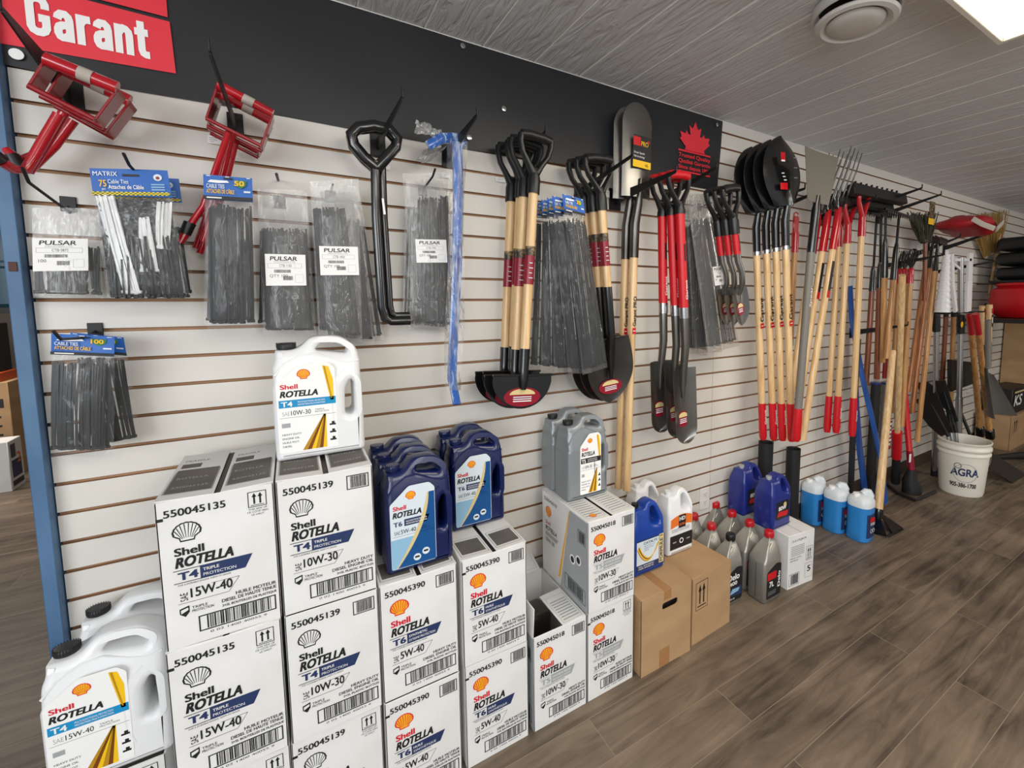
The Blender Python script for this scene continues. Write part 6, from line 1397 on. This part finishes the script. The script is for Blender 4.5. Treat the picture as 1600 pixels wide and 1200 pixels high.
b = MB(); b.tube([atz(1386, 757, .012), atz(1402, 770, .012), atz(1425, 780, .012)+V((0, -.02, 0)), atz(1445, 776, .012), atz(1462, 768, .012)], .011, M_RUBBER, 8); b.build('rod', t)

# pail with scrapers
pc = V((4.075, -.392, 0)); t = thing('pail', 'white plastic pail with printed lettering standing on the floor, scrapers inside', 'pail', pc)
b = MB(Matrix.Translation(pc)); b.lathe([(.0, .004), (.122, .004), (.126, .0), (.132, .02), (.149, .295)], M_BUCKET, 48, caps=False)
b.lathe([(.149, .295), (.157, .298), (.157, .310), (.151, .314), (.151, .328), (.160, .332), (.160, .350), (.152, .354), (.153, .376), (.159, .380), (.159, .389), (.152, .391), (.148, .385)], M_BUCKET, 48, caps=False)
b.lathe([(.148, .385), (.143, .30), (.126, .012), (.0, .012)], M_BUCKET, 48, caps=False); b.build('body', t, ang=1.2)
b = MB(); P = []
for k in range(15):
    a = PI*k/14; P.append(pc+V((.163*math.cos(a)*.64+.0, .163*math.cos(a)*-.77, .31)) + V((.77*.5, .64*-.5, 0))*0 + V((.09*math.sin(a), -.02*math.sin(a), -.20*math.sin(a))))
b.tube(P, .0028, M_CHROME, 8); b.build('bail', t, 'wire bail')
b = MB(); fd = V((-pc.x, CAM.y-pc.y, 0)).normalized(); rt = V((-fd.y, fd.x, 0))
def onpail(x, z, o=.0012):
    r = .132+(z-.02)/.265*.017; a = x/r+.14; d_ = fd*math.cos(a)+rt*math.sin(a); return pc+d_*(r+o)+V((0, 0, z))
def wrap(s_, x0, z0, h, w, bold, m):
    vs, fs, W = text_geo(s_, bold, 0); b.add([onpail(x0+x*w/W, z0+y*h/.7) for x, y in vs], fs, m, False)
wrap('AGRA', -.085, .155, .052, .165, .03, M_NAVY); wrap('905-386-1700', -.085, .070, .030, .155, .035, M_INK)
for k in range(24):
    a0, a1 = 2*PI*k/24, 2*PI*(k+1)/24
    q = [onpail(.0+.072*math.cos(a)*s_, .175+.068*math.sin(a)*s_, .0016) for a, s_ in ((a0, 1), (a1, 1), (a1, .95), (a0, .95))]; b.add(q, [(0, 1, 2, 3)], M_GREYINK, False)
    q = [onpail(-.045+.022*math.cos(a)*s_, .225+.020*math.sin(a)*s_, .0018) for a, s_ in ((a0, 1), (a1, 1), (a1, .8), (a0, .8))]; b.add(q, [(0, 1, 2, 3)], M_DKGREY, False)
b.build('printed_mark', t, 'dark lettering with a ring')
def scraper(X, fy, top, label, q):
    """each stands in its own plane x=X inside the pail"""
    B = V((X, fy, .02)); t = thing('snow_scraper', label, 'scraper', B, 'black-headed scrapers standing in the pail')
    T = atx(*top, X); b = MB(); b.tube([B, T], .011, M_ALU, 10); b.build('shaft', t)
    Q = [atx(*x, X) for x in q]; n = len(Q); h = V((.006, 0, 0))
    b = MB(); vs = [p-h for p in Q]+[p+h for p in Q]; fs = [tuple(range(n-1, -1, -1)), tuple(range(n, 2*n))]+[(i, (i+1) % n, n+(i+1) % n, n+i) for i in range(n)]
    b.add(vs, fs, M_BPLAST, False); m_ = (Q[0]+Q[1])/2; b.tube([T, T*.6+m_*.4, m_*.8+T*.2], [.014, .014, .009], M_BPLAST, 8); b.build('head', t, 'black blade'); return t
px_ = pc.x
scraper(px_-.085, pc.y+.01, (1482, 682), 'front black scraper head in the pail, wide and jagged', [(1432, 624), (1464, 612), (1478, 650), (1490, 674), (1471, 682), (1452, 666), (1440, 650)])
scraper(px_-.005, pc.y-.01, (1494, 676), 'right black scraper head in the pail, leaning right', [(1462, 595), (1477, 594), (1484, 618), (1497, 658), (1487, 662), (1478, 640), (1466, 630)])
scraper(px_+.075, pc.y+.02, (1488, 676), 'left rear black scraper head in the pail, spreading left', [(1431, 598), (1448, 596), (1462, 606), (1468, 642), (1450, 634), (1441, 618)])
for k in range(2): scraper(px_-.045+.08*k, pc.y-.02, (1486+7*k, 676), ('aluminium scraper shaft in the pail, nearest its front rim', 'aluminium scraper shaft in the pail, right of the front ones')[k], [(1478+6*k, 640), (1486+6*k, 640), (1489+6*k, 666), (1482+6*k, 668)])

# ------------------------------------------------------------------ far right end
p0 = V((5.50, -.30, 0))
brown((5.80, -.285, 0), .56, .32, .26, 'brown cardboard box on the floor at the far right behind the pail', rz=0, hole=False)
t = thing('storage_box', 'black box with white lettering on top of the far right cardboard box', 'box', (5.85, -.27, .326)); b = MB(Fr((5.85, -.27, .325))); b.box((0, .12, -.11), (.50, .24, .20), M_DKBOX, .006); b.rect(-.24, .205, .24, .222, M_GOLDP, .001)
b.text('KS', min(.235, at(1596, 630, .27).x-5.85), .085, .10, M_WHITE, w=.22, al='r', bold=.02, shear=.2, z=.001); b.build('body', t)
t = thing('grain_scoop', 'big grey plastic scoop leaning at the far right, right of the mauls', 'scoop', at(1560, 640, .36))
A = [at(1543, 572, .44), at(1553, 586, .45), at(1590, 650, .50), at(1555, 655, .52)]
b = MB(); b.sheet(lambda u, v: (A[0]*(1-(u+1)/2)+A[1]*((u+1)/2))*(1-v)+(A[3]*(1-(u+1)/2)+A[2]*((u+1)/2))*v+V((.0, .10*(1-u*u)*(.3+.7*v), 0)), 10, 10, M_DARKGREY, .006, (0, 1, 0)); b.build('pan', t)
b = MB(); b.tube([at(1544, 500, .445), at(1544, 575, .445)], .018, M_BARREL, 10); b.build('shaft', t)
t = thing('black_scraper_head', 'small black tool head hung behind the right telescopic pole', 'tool', at(1508, 580, .2)); b = MB(); Q = [at(*q, .2) for q in ((1487, 562), (1520, 566), (1520, 600), (1487, 612))]; vs = Q+[p+V((0, .03, 0)) for p in Q]; b.add(vs, [(3, 2, 1, 0), (4, 5, 6, 7)]+[(i, (i+1) % 4, 4+(i+1) % 4, 4+i) for i in range(4)], M_DKBOX, False); b.build('plate', t); b = MB(Fr(at(1512, 611, .21))); b.frame_rect(-.03, -.02, .03, .02, .008, M_PALE); b.build('buckle', t)
# cardboard stack and dark goods beyond
t = thing('cardboard_box', 'tall brown cardboard box standing behind the dark hanging tools at the far right', 'box', (6.40, -.14, 0)); b = MB(); b.box((6.40, -.14, .60), (.5, .26, 1.2), M_CARDB, .004); b.build('carton_body', t); b = MB(); b.box((6.40, -.275, .60), (.06, .002, 1.19), M_TAPE, 0); b.build('tape', t)
rc = at(1590, 470, .42); rc.x += .46; rb = 1.25
t = thing('red_bin', 'round red plastic bin at the far right edge above the cardboard', 'bin', (rc.x, -.42, rb-.004)); b = MB(Matrix.Translation((rc.x, -.42, rb))); b.lathe([(.0, 0), (.24, .0), (.29, .05), (.305, .14), (.29, .24), (.25, .258), (.255, .266), (.27, .272), (.265, .290), (.24, .295), (0, .295)], M_REDPL, 40, caps=False); b.build('body', t)
b = MB(); b.box((rc.x-.06, -.36, rb-.02), (1.02, .60, .03), M_HOOK, .003); b.build('shelf_tray', t, 'black tray')
for k, (pa, pb) in enumerate((((1563, 500), (1550, 562)), ((1592, 502), (1582, 562)))):
    p, q = at(*pa, .60), at(*pb, .60); p.x = rc.x-.44+.22*k; p.z = rb-.034; q = p+V((-.02, 0, -.34)); t = thing('hand_saw', ('left black tool hanging below the red bin', 'right black tool with a pale stripe below the red bin')[k], 'tool', p, 'black tools below the red bin'); b = MB(); b.beam(p, q, .070, .03, M_BPLAST, up=(0, 1, 0), bev=.008); b.build('body', t); b = MB(); o = V((.015, -.019, 0)); b.beam(p*.9+q*.1+o, p*.2+q*.8+o, .012, .004, M_ALU if k else M_DARKGREY, up=(0, 1, 0)); b.build('blade_edge', t)
for k, (py, lb) in enumerate(((424, 'lower black folded tarp at the far right above the red bin'), (398, 'middle black folded tarp at the far right'), (371, 'upper black folded tarp at the far right near the ceiling'))):
    c = at(1590, py, .42); c.x += .80+.02*k; c.z = at(1590, 436, .42).z+.006+.062+.128*k; t = thing('folded_tarp', lb, 'tarp', c, 'black folded tarps at the far right'); b = MB()
    vs, fs = rbox_geo(.64, .46, .112, .04, 3); b.add([(c.x+x, c.y+y+.05, c.z+q+.005*math.sin(9*x+k)*math.sin(11*y)) for x, y, q in vs], fs, M_BPLAST); b.build('fabric', t); b = MB(); b.box((c.x-.10, c.y-.183, c.z), (.04, .006, .10), M_STRAP if k == 0 else M_HOOK, .001); b.build('strap', t)
c = at(1590, 436, .42); c.x += .74; t = thing('wire_shelf', 'black shelf board carrying the folded tarps at the far right', 'shelf', (c.x, -.3, c.z)); b = MB(); b.box((c.x, -.36, c.z-.005), (.74, .46, .02), M_HOOK, .002); b.build('board', t)
for x in (c.x-.3, c.x+.3): b = MB(); b.beam((x, -.03, c.z-.022), (x, -.50, c.z-.022), .012, .014, M_HOOK, up=(1, 0, 0)); b.build('bracket', t)
t = thing('dust_brush', 'small dark brush lying on the floor between the pail and the far cardboard box', 'brush', atz(1562, 690, 0)); q = V((5.30, -.40, 0)); b = MB(); b.tube([q+V((-.25, .12, .03)), q+V((0, 0, .035)), q+V((.12, -.06, .035))], [.018, .03, .034], M_RUBBER, 10); b.build('handle', t); b = MB(); b.box((q.x+.16, q.y-.08, .03), (.08, .09, .05), M_STRAP, .006); b.build('bristle_block', t)
t = thing('shoe_scraper', 'black slanted metal foot on the floor behind the pail', 'scraper', (4.55, -.42, 0)); b = MB(); b.sheet(lambda u, v: (4.62+u*.16+.10*v, -.36-.20*v, .14*(1-v)+.003), 6, 6, M_BMETAL, .006, (0, 0, 1)); b.build('plate', t); b = MB(); b.tube([(4.56, -.36, .12), (4.50, -.20, .55)], .012, M_BMETAL, 8); b.build('stem', t)

# ------------------------------------------------------------------ the room beyond the open left end
def crate(name, loc, size, m, label, cat, deco=None, group=None):
    t = thing(name, label, cat, loc, group); b = MB(Fr(loc)); b.box((0, size[2]/2, -size[1]/2), size if False else (size[0], size[2], size[1]), m, .004); b.build('body', t)
    if deco: b = MB(Fr(loc)); deco(b); b.build('printed_panel', t)
    return t
def side(b, x, fn):
    T = b.M; b.M = T @ Matrix.Translation((x, 0, 0)) @ Matrix.Rotation(PI/2, 4, 'Y'); fn(b); b.M = T
def d_white(b):
    def g(q): q.rect(.03, .24, .10, .34, M_DKGREY, .001); q.text('2', .11, .19, .075, M_ORG, w=.06, bold=.02, z=.001); q.rect(.03, .09, .17, .22, M_NAVY, .0005); q.rect(.02, .03, .18, .07, M_INK, .001)
    side(b, .275, g)
def d_brown(b):
    b.rect(.2, .56, .62, .63, M_DKBOX, .001)
    for k in range(4): b.rect(.25, .48-.07*k, .60, .495-.07*k, M_DKBOX, .001)
crate('appliance_box', (-2.052, 3.37, 0), (.55, .20, .37), M_CARDW, 'pale box with a dark picture on its side, on the floor beyond the blue upright', 'box', d_white)
crate('cardboard_box', (-2.535, 3.78, 0), (1.3, .32, .76), M_CARDB, 'large brown cardboard box with dark print beyond the blue upright', 'box', d_brown)
crate('tool_case', (-2.50, 3.80, .762), (1.15, .28, .07), M_ORGPL, 'flat orange case on the large brown box beyond the upright', 'case')
def d_pack(b):
    b.rect(.0, .02, .50, .34, M_DKGREY, .001)
    for k in range(5): b.rect(.1, .05+.055*k, .48, .07+.055*k, M_ORG if k < 4 else M_GREYINK, .002)
crate('retail_pack', (-2.45, 3.83, .834), (1.02, .22, .38), M_DKBOX, 'black and orange retail pack on top of the orange case', 'box', d_pack)
t = thing('teal_barrel', 'dark teal barrel high on a rack post beyond the blue upright', 'barrel', (-2.12, 4.85, 1.33)); b = MB(Matrix.Translation((-2.12, 4.85, 1.33))); b.lathe([(.0, 0), (.26, 0), (.29, .03), (.29, .34), (.31, .36), (.31, .39), (.29, .41), (.29, .78), (.26, .82), (0, .82)], M_TEAL, 28, caps=False); b.build('drum', t); b = MB(); b.box((-2.12, 4.9, 1.305), (.9, .8, .05), M_HOOK, .002); b.build('shelf_board', t)
for x in (-2.5, -1.74): b = MB(); b.box((x, 5.25, .64), (.05, .05, 1.27), M_HOOK, .002); b.build('rack_post', t)

# labels and stickers belong to the part they sit on
HOST = {'sticker': ('blade', 'shaft', 'upper_tube', 'tube'), 'shaft_label': ('shaft',), 'shaft_print': ('shaft',), 'front_label': ('body',), 'paper_label': ('clear_bag',), 'tape': ('carton_body',), 'printed_mark': ('body',),
        'lettering': ('red_panel',), 'socket': ('cover_plate',), 'printed_panel': ('body',), 'shade_sheet': ('carton_body',), 'printed_label': ('shaft',), 'grommet': ('sheet',), 'label': ('filled_body',), 'ferrule_ring': ('shaft',)}
for o in list(COL.objects):
    n = o.name.split('.')[0]
    if o.parent is None or n not in HOST or o.parent.parent is not None: continue
    if n == 'socket' and not o.parent.name.startswith('wall_outlet'): continue
    for c in o.parent.children:
        if c is not o and c.name.split('.')[0] in HOST[n]: o.parent = c; break
